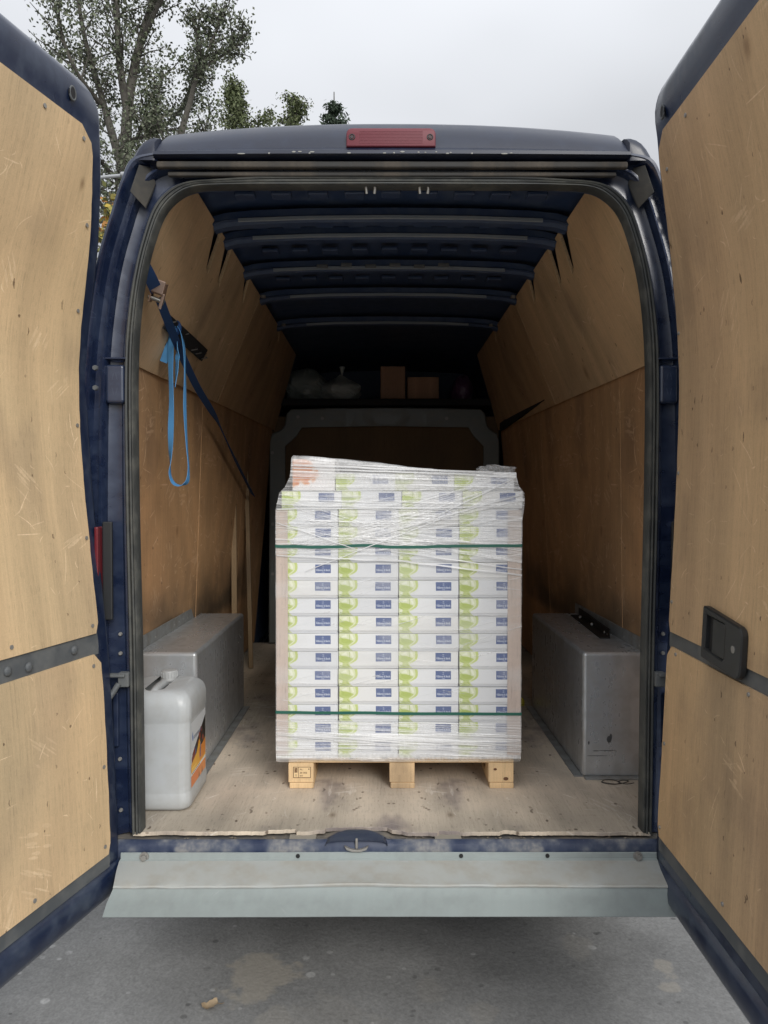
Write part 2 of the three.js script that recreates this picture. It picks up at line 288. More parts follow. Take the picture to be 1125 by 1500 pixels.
{
  const sideProf = [[1, 0.028], [0.97, 0.035], [0.90, 0.037], [0.84, 0.030], [0.82, 0.006], [0.76, -0.004], [0.62, -0.004], [0.585, 0.010], [0.52, 0.013], [0.48, 0.004], [0.46, -0.020], [0.30, -0.026], [0.16, -0.024], [0.10, -0.012], [0.0, -0.012]];
  const iT = Math.round(NH * 9.6 / 13), N = O.length - 1;
  part(van, 'door_frame', loft(sideProf.map(([f, z]) => jambLine('f', f, z)), { angle: 0.75 }), M.navy);
  const sealProf = [[0.030, -0.02], [0.030, 0.004], [0.026, 0.010], [0.021, 0.008], [0.019, 0.002], [0.017, 0.010], [0.013, 0.014], [0.009, 0.012], [0.0075, 0.005], [0.006, 0.012], [0.002, 0.013], [-0.002, 0.006], [-0.003, -0.03]];
  part(van, 'door_seal', loft(sealProf.map(([a, z]) => jambLine('a', a, z)), { angle: 0.8 }), M.seal);
  // inner return of the pillars, behind the seal
  const W_HALF = [[0.962, 0.50], [0.965, 1.0], [0.962, 1.4], [0.955, 1.75], [0.945, 2.07], [0.895, 2.19], [0.845, 2.29], [0.795, 2.39], [0.745, 2.48], [0.70, 2.57], [0.66, 2.625], [0.5, 2.645], [0.30, 2.655], [0, 2.66]];
  const W = mirror(catmull(W_HALF, NH));
  const taper = (x, y, z) => { const s = table([[-3.1, 0.80], [-1.65, 0.86], [-0.4, 0.925]], z) / 0.925; return x * lerp(1, Math.min(1, s + 0.012), sstep(0.7, 2.05, y) * (1 - sstep(2.2, 2.6, y))); };
  const ringW = (z) => W.map(([x, y]) => [taper(x, y, z), y, z]);
  part(van, 'inner_frame', loft([jambLine('a', 0.004, -0.012), jambLine('a', 0.006, -0.05), ringW(-0.10)], { angle: 0.7 }), M.navyIn);
  part(van, 'roof_lining', loft([ringW(-0.10), ringW(-0.40), ringW(-1.0), ringW(-1.65), ringW(-2.3), ringW(-3.1), ringW(-3.7), ringW(-4.2)], { cap1: true, angle: 0.8 }), M.navyIn);
  // outer skin: two flanks, roof with header and corner caps
  const flank = (s) => {
    const pts = catmull(O_HALF.slice(0, 10), 40);
    const low = [[0.90, 0.40], [0.925, 0.46]], rows = [[0.028, 0], [0.018, 0.004], [-0.03, 0.012], [-0.12, 0.028], [-0.3, 0.045], [-3.4, 0.045], [-4.6, 0.04], [-5.2, 0.0], [-5.75, -0.12]];
    return loft(rows.map(([z, e]) => [...low, ...pts].map(([x, y]) => { const f = z < -4.6 ? lerp(1, 0.55, sstep(-4.6, -5.75, z)) : 1; return [s * (x + e), y > 1.1 ? 1.1 + (y - 1.1) * f : y, z]; })), { angle: 0.7 });
  };
  part(van, 'side_panel', flank(-1), M.navy); part(van, 'side_panel', flank(1), M.navy);
  const roofRow = (z, y0, y1, xs, s = 1) => { const out = []; for (let i = 0; i <= 40; i++) { const t = i / 20 - 1, x = xs * t; out.push([x, y1 - (y1 - y0) * Math.pow(Math.abs(t), 2.3), z]); } return out; };
  part(van, 'roof_spoiler', loft([
    roofRow(-0.02, 2.608, 2.610, 0.715), roofRow(0.03, 2.606, 2.609, 0.715), roofRow(0.046, 2.612, 2.615, 0.714), roofRow(0.044, 2.622, 2.626, 0.713), roofRow(0.028, 2.630, 2.640, 0.71),
    roofRow(0.020, 2.648, 2.672, 0.705), roofRow(0.004, 2.668, 2.702, 0.70), roofRow(-0.022, 2.692, 2.732, 0.694), roofRow(-0.05, 2.712, 2.748, 0.69), roofRow(-0.10, 2.724, 2.760, 0.69), roofRow(-0.2, 2.73, 2.768, 0.69)], { angle: 0.5 }), M.roofEdge);
  part(van, 'roof_panel', loft([[-0.2, 2.725, 2.762, 0.72], [-3.0, 2.73, 2.768, 0.72], [-4.3, 2.69, 2.73, 0.72], [-4.9, 2.3, 2.36, 0.66], [-5.3, 1.75, 1.8, 0.66], [-5.75, 1.3, 1.32, 0.7]].map(([z, a, b, x]) => { const row = roofRow(z, a, b, x); return [[-x - 0.10, a - 0.12, z], ...row, [x + 0.10, a - 0.12, z]]; }), { angle: 0.5 }), M.navy);
  for (const s of [-1, 1]) {
    const cap = [[0.700, 2.60], [0.700, 2.680], [0.714, 2.682], [0.734, 2.676], [0.753, 2.664], [0.770, 2.644], [0.784, 2.620], [0.793, 2.60]];
    const cx = 0.74, cy = 2.60, row = (z, k, e = 0) => cap.map(([x, y]) => [s * (cx + (x - cx) * k + e), cy + (y - cy) * k, z]);
    part(van, 'roof_corner', loft([row(0.034, 0.45), row(0.032, 0.66), row(0.024, 0.84), row(0.008, 0.94), row(-0.02, 0.985), row(-0.06, 1.0), row(-0.22, 1.02, 0.004)], { closed: true, cap0: true, angle: 0.55 }), M.roofEdge);
    // weather strip bracket in the upper corner of the frame
    const bp = [[0.762, 2.590], [0.735, 2.592], [0.724, 2.55], [0.734, 2.51], [0.748, 2.466], [0.783, 2.502]];
    part(van, 'corner_bracket', extrudePanel(bp, 0.006, (u, v, w) => [s * u, v, 0.034 + w - (0.778 - u) * 0.95], 0.001), dustyPaint(64, [44, 45, 45], [100, 94, 84], 0.35, { rough: [0.7, 0.95] }));
    // pressed latch pocket, hinge bolts, screws
    part(van, 'pillar_pocket', rbox(0.058, 0.118, 0.024, 0.010, 3, [s * 0.846, 1.935, -0.004]), M.navy);
    part(van, 'pillar_flange', rbox(0.070, 0.006, 0.028, 0.0025, 1, [s * 0.846, 2.012, -0.002]), M.navyDirty);
    for (const y of [1.978, 1.918]) part(van, 'hinge_bolt', new THREE.CylinderGeometry(0.0075, 0.009, 0.010, 6).rotateX(Math.PI / 2).translate(s * 0.893, y, 0.040), M.greyTrim);
    for (const [x, y] of [[0.842, 1.105], [0.846, 0.775], [0.844, 0.615], [0.842, 1.165]]) part(van, 'screw', new THREE.CylinderGeometry(0.005, 0.0065, 0.006, 10).rotateX(Math.PI / 2).translate(s * x, y, -0.016), M.steelDull);
    // tail lamp seen edge on behind the door, dark bar for the pillar recess
    const tl = thing2(van, 'tail_light');
    part(tl, 'lens', rbox(0.012, 0.25, 0.05, 0.004, 2, [s * 0.889, 1.375, 0.030]), M.redTail);
    part(tl, 'dark_bar', rbox(0.030, 0.30, 0.012, 0.004, 2, [s * 0.866, 1.365, 0.020]), M.blackPl);
    // door check bracket
    const hb = thing2(van, 'door_check');
    part(hb, 'bracket', merge([rbox(0.034, 0.044, 0.03, 0.004, 1, [s * 0.822, 1.03, 0.006]), rbox(0.05, 0.01, 0.024, 0.003, 1, [s * 0.84, 1.045, 0.018])]), M.greyTrim);
    part(hb, 'arm', tubeG([[s * 0.835, 1.02, 0.022], [s * 0.852, 0.99, 0.035], [s * 0.872, 0.955, 0.06]], 0.009, 12, 8), M.greyTrim);
    // ribs pressed into the lower pillar
    part(van, 'pillar_bead', rbox(0.018, 0.17, 0.012, 0.005, 2, [s * 0.856, 0.90, -0.014]), M.navyDirty);
  }
  // rubber drip rail under the spoiler
  part(van, 'drip_rail', merge([rbox(1.42, 0.020, 0.02, 0.006, 2, [0, 2.590, 0.020]), rbox(1.36, 0.014, 0.016, 0.005, 2, [0, 2.568, 0.006])]), M.gutter);
  // paint worn off along the spoiler lip
  const cg = []; const r = rng(8);
  for (let i = 0; i < 18; i++) { const x = -0.42 + 0.75 * (0.5 + (r() + r() + r() - 1.5) * 0.62), w = 0.003 + 0.012 * r() * r(); const g = new THREE.SphereGeometry(1, 7, 5); g.scale(w, 0.0016 + r() * 0.0014, 0.001); g.translate(x, 2.618 + (r() - 0.5) * 0.006 - 0.003 * Math.abs(x), 0.0458); cg.push(g); }
  const ch = part(van, 'worn_paint', merge(cg), plain(0.30, 0.30, 0.28, 0.85)); ch.userData.kind = 'stuff';
}
function thing2(parent, name, label) { const g = new THREE.Group(); g.name = numbered(name); if (label) g.userData.label = label; parent.add(g); return g; }

// third brake light
{
  const b = thing2(van, 'brake_light', 'dull red high brake light with a screw at each end');
  const lens = []; const sh = new THREE.Shape(); const w = 0.134, h = 0.028, q = 0.02;
  sh.moveTo(-w, -h); sh.lineTo(w, -h); sh.lineTo(w, h - q); sh.quadraticCurveTo(w, h, w - q, h); sh.lineTo(-w + q, h); sh.quadraticCurveTo(-w, h, -w, h - q); sh.closePath();
  const g = new THREE.ExtrudeGeometry(sh, { depth: 0.024, bevelEnabled: true, bevelSize: 0.006, bevelThickness: 0.006, bevelSegments: 3, bevelOffset: -0.006 }); g.translate(-0.004, 2.668, 0.006); 
  part(b, 'lens', crease(g, 0.5), M.red);
  const ribs = []; for (let i = 0; i < 9; i++) ribs.push(rbox(0.19, 0.0020, 0.0008, 0.0003, 1, [-0.004, 2.650 + i * 0.0044, 0.0362])); part(b, 'lens_ridge', merge(ribs), M.red).userData.kind = 'stuff';
  for (const s of [-1, 1]) part(b, 'screw', merge([new THREE.TorusGeometry(0.008, 0.002, 6, 16).translate(-0.004 + s * 0.117, 2.668, 0.036), new THREE.CylinderGeometry(0.0045, 0.0045, 0.004, 10).rotateX(Math.PI / 2).translate(-0.004 + s * 0.117, 2.668, 0.036)]), M.blackPl);
}
// striker loops for the door latches
for (const x of [-0.066, 0.097]) {
  const t = thing2(van, 'latch_striker');
  part(t, 'loop', tubeG([[x - 0.012, 2.518, -0.012], [x - 0.013, 2.537, -0.006], [x - 0.008, 2.544, -0.004], [x + 0.008, 2.544, -0.004], [x + 0.013, 2.537, -0.006], [x + 0.012, 2.518, -0.012]], 0.0042, 24, 8), M.steel);
  part(t, 'plate', rbox(0.036, 0.006, 0.016, 0.002, 1, [x, 2.549, -0.01]), M.steelDull);
}

// ceiling bows
const RIBS = [-0.49, -0.68, -1.10, -1.55, -2.17];
RIBS.forEach((z, k) => {
  const half = [[0, 2.618], [0.3, 2.615], [0.5, 2.608], [0.60, 2.598], [0.645, 2.585]];
  const line = mirror(half.slice().reverse().map((p) => p)).map(([x, y]) => [x, y]);
  const prof = [[0.045, 0.02], [0.045, -0.004], [0.050, -0.008], [0.030, -0.010], [0.020, -0.022], [-0.02, -0.022], [-0.03, -0.006], [-0.045, -0.004], [-0.045, 0.02]];
  part(van, 'roof_bow', loft(prof.map(([dz, dy]) => line.map(([x, y]) => [x, y + dy, z + dz])), { angle: 0.4 }), M.navyIn);
  const lip = mirror([[0.55 - 0.02 * k, 2.600], [0.3, 2.609], [0, 2.612]]);
  part(van, 'lit_bow_lip', loft([[0.052, -0.003], [0.056, -0.005], [0.056, -0.015], [0.050, -0.017]].map(([dz, dy]) => lip.map(([x, y]) => [x, y + dy, z + dz])), { angle: 0.4 }), M.bowLipLit);  // lip coloured lighter than its bow, as a lit edge
  for (const s of [-1, 1]) {   // the ends of the bow run down behind notches in the wall boards
    const L = [0.135, 0.135, 0.10, 0.06, 0.07][k];
    part(van, 'bow_end', loft([[0, 0.030], [0.35, 0.026], [0.8, 0.017], [1, 0.006]].map(([t, w]) => { const y = 2.60 - t * L, x = 0.66 + 0.519 * (2.60 - y) - 0.012 * (1 - t); const q = z - 0.02 - 0.10 * t; return [[s * (x + 0.012), y, q + w], [s * (x + 0.002), y, q + w * 0.5], [s * (x + 0.002), y, q - w * 0.5], [s * (x + 0.012), y, q - w]]; }), { angle: 0.5 }), M.navyIn);
  }
});
{ // pressed pads between the bows, and the clips on the third one
  const pads = []; for (const z of [-0.30, -0.585, -0.9, -1.32]) for (let i = -4; i <= 4; i++) pads.push(rbox(0.07, 0.016, 0.05, 0.006, 2, [i * 0.125, 2.632 - Math.abs(i) * 0.002, z]));
  part(van, 'roof_swage', merge(pads), M.navyIn);
  for (let i = 0; i < 6; i++) { const x = -0.29 + i * 0.105; part(van, 'roof_clip', rbox(0.048, 0.014, 0.014, 0.003, 1, [x, 2.588 + (i % 2) * 0.006, -0.985]), M.greyTrim); }
  for (const [x, z] of [[-0.62, -1.52], [0.62, -1.52], [-0.6, -2.15], [0.6, -2.15]]) part(van, 'roof_bolt', new THREE.CylinderGeometry(0.012, 0.012, 0.012, 8).translate(x, 2.585, z + 0.04), M.steelDull);
}

// wall boards
const seamX = (z) => table([[-3.1, 0.80], [-1.65, 0.86], [-0.4, 0.925]], z);
const Y_SEAM = 2.07, Y_TOP = 2.602;
function upperBoard(s, z0, z1, seed) {
  const H = Y_TOP - Y_SEAM, pts = [], r = rng(seed), ns = RIBS.map((z, k) => [z, [0.140, 0.140, 0.10, 0.055, 0.07][k]]).filter(([z]) => z < z0 - 0.06 && z > z1 + 0.16);
  const zz = (a, b, v, n) => { for (let i = 0; i <= n; i++) pts.push([lerp(a, b, i / n), v + (r() - 0.5) * 0.002]); };
  zz(z0, z1, 0, 6);
  let top = [[z1, H]]; for (const [z, l] of ns.slice().reverse()) top.push([z - 0.086, H], [z - 0.150, H - l], [z - 0.104, H - l + 0.014], [z + 0.022, H]); top.push([z0, H]);
  pts.push(...top);
  return extrudePanel(pts, 0.011, (z, v, w) => { const sx = seamX(z), t = v / H, x = lerp(sx, 0.648, t); return [s * (x - w * 0.89), Y_SEAM - 0.004 + v - w * 0.45, z]; });
}
function lowerBoard(s, z0, z1, y0 = 0.565) {
  const H = Y_SEAM + 0.02 - y0;
  return extrudePanel([[z0, 0], [lerp(z0, z1, 0.5), 0], [z1, 0], [z1, H], [lerp(z0, z1, 0.5), H], [z0, H]], 0.009, (z, v, w) => { const t = v / H; return [s * (lerp(0.948, seamX(z) + 0.012, Math.pow(t, 1.4)) - w), y0 + v, z]; });
}
for (const s of [-1, 1]) {
  const W = thing2(van, 'wall_lining');
  part(W, 'plywood_panel', upperBoard(s, -0.060, s < 0 ? -1.50 : -1.56, 3 + s), M.plyWall);
  part(W, 'plywood_panel', upperBoard(s, s < 0 ? -1.508 : -1.568, -3.08, 5 + s), M.plyWallB);
  const cuts = s < 0 ? [-0.115, -1.30, -2.25, -3.08] : [-0.115, -0.70, -1.95, -3.08];
  for (let i = 0; i < 3; i++) part(W, 'plywood_panel', lowerBoard(s, cuts[i], cuts[i + 1] + 0.004), M.plyLow);
}
// dark strip with bent staples fixed to the left wall, and a plain dark strip on the other side
{
  const n = thing2(van, 'rubber_strip', 'black strip held to the wall by bent staples');
  const a = [-0.812, 2.225, -0.439], b = [-0.802, 2.204, -0.989], s = [0.45, 0.87, 0.05];
  part(n, 'strip', ribbonG([a, [-0.803, 2.212, -0.712], b], [s, s, s], 0.055, 0.006, 20), M.black);
  for (const t of [0.10, 0.42, 0.66, 0.78, 0.95]) { const p = [lerp(a[0], b[0], t) + 0.006, lerp(a[1], b[1], t) + (t > 0.5 ? -0.018 : 0.012), lerp(a[2], b[2], t)]; part(n, 'staple', tubeG([[p[0] - 0.004, p[1] - 0.008, p[2] + 0.03], [p[0] + 0.012, p[1] + 0.002, p[2]], [p[0] - 0.004, p[1] + 0.012, p[2] - 0.03]], 0.0022, 10, 6), M.steel); }
  const rl = thing2(van, 'dark_wall_strip'); part(rl, 'dark_strip', ribbonG([[0.834, 2.13, -1.72], [0.81, 2.10, -2.3], [0.785, 2.07, -2.95]], [[0, 1, 0], [0, 1, 0], [0, 1, 0]], 0.055, 0.012, 16), M.black);
}

// floor board with its broken rear edge, and the sill
{
  const r = rng(19), pts = [], edge = [[-0.80, 0.004], [-0.775, 0.004], [-0.70, -0.004], [-0.60, 0.002], [-0.50, -0.002], [-0.40, 0.000], [-0.385, -0.010], [-0.30, -0.016], [-0.295, 0.0], [-0.26, 0.003], [-0.235, -0.01], [-0.21, -0.012], [-0.205, -0.026], [-0.10, -0.032], [-0.015, -0.03], [0.0, -0.012], [0.03, -0.004], [0.05, 0.006], [0.14, 0.008], [0.145, -0.004], [0.2, -0.002], [0.22, 0.008], [0.245, 0.004], [0.33, 0.004], [0.345, -0.008], [0.375, -0.006], [0.395, 0.004], [0.55, 0.001], [0.65, 0.006], [0.72, 0.003], [0.80, 0.006]];
  for (let i = 0; i + 1 < edge.length; i++) { const [a, b] = edge[i], [c, d] = edge[i + 1], n = Math.max(1, Math.round((c - a) / 0.008)); for (let k = 0; k < n; k++) pts.push([lerp(a, c, k / n), lerp(b, d, k / n) + (r() - 0.5) * 0.0035 + 0.002]); }
  pts.push([0.80, 0.006], [0.80, -0.06], [0.955, -0.12], [0.955, -3.09], [-0.955, -3.09], [-0.955, -0.12], [-0.80, -0.06]);
  const t = plyTextures(91, [186, 175, 158], { size: 1024, span: 2.0, scratch: 420, dents: 420, stain: 1.25, wear: 40, pale: 2.5 });
  const fm = new THREE.MeshPhysicalMaterial({ map: t.map, bumpMap: t.bump, bumpScale: 0.0016, roughness: 0.82, specularIntensity: 0.3 });
  part(van, 'floor_board', extrudePanel(pts, 0.010, (x, z, w) => [x, 0.544 + w, z], 0.001), fm, 'worn dusty plywood load floor with a broken rear edge');
  const line = (z, y, z2) => { const o = []; for (let i = 0; i <= 80; i++) { const x = -0.90 + 1.80 * i / 80, q = Math.exp(-Math.pow((x + 0.108) / 0.085, 4)); o.push([x, y + q * z2, z + q * 0.004]); } return o; };
  part(van, 'sill_ledge', loft([line(-0.08, 0.530, 0.012), line(0.012, 0.537, 0.012), line(0.022, 0.540, 0.006), line(0.027, 0.5435, 0.004)], { angle: 0.6 }), dustyPaint(59, [70, 74, 80], [132, 124, 112], 0.55, { rough: [0.6, 0.95], streak: 0.2, chips: 60 }));
  part(van, 'door_sill', loft([line(0.026, 0.5432, 0.004), line(0.030, 0.545, 0.004), line(0.036, 0.544, 0.004), line(0.046, 0.536, -0.002), line(0.050, 0.522, -0.002), line(0.050, 0.500, 0), line(0.03, 0.47, 0), line(-0.05, 0.44, 0)], { angle: 0.6 }), M.sill);
  // striker in its pressed pocket
  const st = thing2(van, 'sill_latch', 'scuffed latch striker in a pressed pocket of the sill');
  part(st, 'pocket', loft([[0.094, 0.034, 0.03], [0.094, 0.046, 0.0], [0.080, 0.054, -0.012], [0.055, 0.050, -0.03]].map(([w, d, z]) => { const o = []; for (let i = 0; i <= 32; i++) { const a = Math.PI * i / 32; o.push([-0.108 + Math.sign(Math.cos(a)) * Math.pow(Math.abs(Math.cos(a)), 0.55) * w, 0.532 + d * 0.55 * Math.pow(Math.sin(a), 0.6), z + 0.026]); } return o; }), { angle: 0.8 }), M.navyDirty);
  part(st, 'striker', merge([extrudePanel([[-0.036, 0.004], [-0.020, -0.004], [-0.006, -0.007], [0.006, -0.007], [0.020, -0.004], [0.036, 0.004], [0.030, -0.007], [0.012, -0.013], [-0.012, -0.013], [-0.030, -0.007]], 0.010, (x, y, w) => [-0.108 + x, 0.532 + y, 0.052 + w], 0.001), rbox(0.008, 0.030, 0.012, 0.003, 1, [-0.108, 0.541, 0.052])]), M.steelDull);
  for (const x of [-0.275, 0.172]) part(van, 'tape_patch', rbox(0.082, 0.004, 0.034, 0.0015, 1, [x, 0.5425, 0.012]), plain(0.26, 0.24, 0.20, 0.9));
  const chips = []; for (let i = 0; i < 60; i++) { const x = -0.78 + 1.56 * r(), g = new THREE.TetrahedronGeometry(0.002 + 0.004 * r() * r()); g.scale(1.6, 0.5, 1); g.rotateY(r() * 6); g.translate(x, 0.5415, 0.010 + r() * 0.012); chips.push(g); }
  part(van, 'wood_splinters', merge(chips), plain(0.20, 0.17, 0.13, 0.9)).userData.kind = 'stuff';
}
// bumper: a folded steel step
{
  const b = thing2(van, 'rear_bumper', 'pale grey folded steel step bumper with a dented front edge');
  const N = 110, row = (y, z, x0, x1, wob, k) => { const o = []; for (let i = 0; i <= N; i++) { const t = i / N, x = lerp(x0, x1, t), dent = Math.exp(-Math.pow((x + 0.12) / 0.16, 2)) + 0.35 * Math.exp(-Math.pow((x - 0.2) / 0.25, 2)); const n = (fbm(x * 16, k * 3.1, 3, 6) - 0.5) * 2; o.push([x, y + wob * (n * 0.5 + dent * 0.9), z + wob * n * 0.4]); } return o; };
  part(b, 'mounting_flange', loft([row(0.500, 0.046, -0.82, 0.80, 0, 1), row(0.513, 0.0505, -0.82, 0.80, 0.001, 2), row(0.515, 0.054, -0.82, 0.80, 0.001, 2), row(0.513, 0.0575, -0.82, 0.80, 0.001, 2), row(0.498, 0.0585, -0.82, 0.80, 0.001, 3), row(0.4945, 0.066, -0.822, 0.801, 0.0012, 3)], { angle: 0.5 }), M.bumperFace);
  part(b, 'step_plate', loft([row(0.4945, 0.066, -0.822, 0.801, 0.0012, 3), row(0.488, 0.11, -0.815, 0.803, 0.001, 4), row(0.479, 0.165, -0.803, 0.806, 0.003, 5), row(0.4765, 0.1785, -0.80, 0.806, 0.0085, 7), row(0.4735, 0.1830, -0.80, 0.806, 0.0085, 7), row(0.4700, 0.1815, -0.80, 0.806, 0.006, 7)], { angle: 0.35 }), M.bumperTop);
  part(b, 'front_plate', loft([row(0.4735, 0.1770, -0.80, 0.806, 0.002, 7), row(0.4655, 0.1806, -0.802, 0.807, 0.001, 7), row(0.43, 0.1808, -0.818, 0.812, 0.0012, 8), row(0.387, 0.1800, -0.832, 0.818, 0.0012, 9), row(0.384, 0.177, -0.832, 0.818, 0.0012, 9), row(0.386, 0.150, -0.83, 0.816, 0, 9)], { angle: 0.5 }), M.bumperFace);
  for (const s of [-1, 1]) { const x = s < 0 ? -0.748 : 0.742; part(b, 'bolt', merge([new THREE.CylinderGeometry(0.014, 0.014, 0.004, 16).rotateX(Math.PI / 2).translate(x, 0.505, 0.0605), new THREE.CylinderGeometry(0.009, 0.0095, 0.012, 6).rotateX(Math.PI / 2).translate(x, 0.505, 0.066)]), M.steelDull); }
  for (const x of [-0.285, 0.208, 0.469]) part(b, 'bolt_hole', new THREE.CylinderGeometry(0.0062, 0.0062, 0.003, 14).rotateX(Math.PI / 2).translate(x, 0.506, 0.0592), M.black);
}
// underbody and wheels
part(van, 'underbody', merge([rbox(1.84, 0.10, 4.9, 0.02, 1, [0, 0.47, -2.56]), rbox(0.12, 0.1, 4.6, 0.01, 1, [-0.45, 0.38, -2.6]), rbox(0.12, 0.1, 4.6, 0.01, 1, [0.45, 0.38, -2.6])]), M.black);
for (const [x, z] of [[-0.84, -0.95], [0.84, -0.95], [-0.84, -4.85], [0.84, -4.85]]) {
  const w = thing2(van, 'wheel'); w.position.set(x, 0.34, z);
  part(w, 'tyre', new THREE.LatheGeometry([[0.20, -0.10], [0.30, -0.11], [0.335, -0.09], [0.34, -0.05], [0.34, 0.05], [0.335, 0.09], [0.30, 0.11], [0.20, 0.10]].map((p) => new THREE.Vector2(...p)), 40).rotateZ(Math.PI / 2), plain(0.02, 0.02, 0.02, 0.85));
  part(w, 'rim', new THREE.CylinderGeometry(0.2, 0.2, 0.17, 32).rotateZ(Math.PI / 2), M.steelDull);
}

// wheel arch boxes inside the load space
for (const s of [-1, 1]) {
  const b = thing2(van, 'wheel_arch_box', s < 0 ? 'grey sheet metal wheel arch box beside the canister' : 'grey sheet metal wheel arch box with scuffs on its near face');
  const z0 = -0.455, z1 = -1.42, xi = s < 0 ? 0.712 : 0.708, xo = 0.945, yt = 1.018;
  const g = new RoundedBoxGeometry(xo - xi, yt - 0.556, z0 - z1, 4, 0.014); boxUV(g, 0.3 * s, 0); g.translate(s * (xi + xo) / 2, (yt + 0.556) / 2, (z0 + z1) / 2);
  part(b, 'cover', g, M.metalBox);
  part(b, 'side_flange', rbox(0.034, 0.004, z0 - z1 - 0.01, 0.0015, 1, [s * (xi - 0.012), 0.5572, (z0 + z1) / 2]), M.metalFlange);
  part(b, 'front_flange', rbox(xo - xi - 0.01, 0.005, 0.032, 0.0015, 1, [s * (xi + xo) / 2, 0.5578, z0 + 0.012]), M.metalFlange);
  part(b, 'wall_flange', rbox(0.004, 0.05, z0 - z1, 0.0015, 1).rotateY(s * 0.0105).translate(s * 0.9275, 1.043, (z0 + z1) / 2), M.metalFlange);
  const rv = (x, y, z, ax) => { const q = new THREE.SphereGeometry(0.0042, 10, 7); q.scale(ax ? 0.5 : 1, ax ? 1 : 0.5, 1); q.translate(s * x, y, z); part(b, 'rivet', q, M.steel); };
  for (const z of [-0.50, -0.56, -0.68, -0.95, -1.02, -1.09, -1.16]) rv(0.9255 + (z + 0.94) * 0.0105, 1.04 + 0.006 * Math.sin(z * 40), z, true);
  if (s < 0) for (const [y, z] of [[0.93, -1.30], [0.90, -1.27], [0.95, -1.34], [0.915, -1.33]]) rv(xi - 0.001, y, z, true);
  if (s > 0) { // black scuffs where loads have hit it
    for (const [x, y, w, h] of [[0.731, 0.684, 0.003, 0.007], [0.806, 0.697, 0.009, 0.013], [0.812, 0.706, 0.005, 0.012], [0.80, 0.655, 0.034, 0.0014], [0.758, 0.654, 0.012, 0.0016], [0.762, 0.636, 0.040, 0.0012]]) { const q = new THREE.SphereGeometry(1, 12, 8); q.scale(w, h, 0.0012); q.translate(x, y, z0 + 0.0002); part(b, 'scuff', q, plain(0.05, 0.052, 0.055, 0.7)); }
  }
}

// bulkhead and the shelf above the cab
{
  const b = thing2(van, 'bulkhead'), z = -3.06;
  const out = [[-0.83, 0.56], [-0.82, 1.98], [-0.80, 2.035], [-0.74, 2.06], [-0.715, 2.09], [-0.70, 2.175], [-0.67, 2.205], [-0.4, 2.212], [0, 2.216], [0.4, 2.212], [0.66, 2.205], [0.69, 2.175], [0.705, 2.09], [0.73, 2.06], [0.775, 2.035], [0.79, 1.98], [0.80, 0.56]];
  const inn = [[-0.72, 0.60], [-0.72, 1.95], [-0.64, 2.02], [-0.60, 2.085], [0, 2.095], [0.58, 2.085], [0.62, 2.02], [0.69, 1.95], [0.69, 0.60]];
  part(b, 'frame', extrudePanel(out, 0.05, (x, y, w) => [x, y, z - 0.03 + w], 0.008, [inn]), M.bulkFrame);
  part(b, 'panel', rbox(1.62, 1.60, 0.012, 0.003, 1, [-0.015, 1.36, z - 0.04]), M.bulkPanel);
  for (const [x, y] of [[-0.62, 2.15], [-0.45, 2.14], [0.42, 2.14], [-0.80, 1.90], [-0.80, 1.40], [-0.80, 1.05]]) part(b, 'bolt', new THREE.CylinderGeometry(0.012, 0.012, 0.01, 8).rotateX(Math.PI / 2).translate(x, y, z + 0.024), M.steelDull);
  part(van, 'overhead_shelf', rbox(1.62, 0.05, 1.12, 0.01, 2, [-0.005, 2.258, -3.62]), M.black);
}

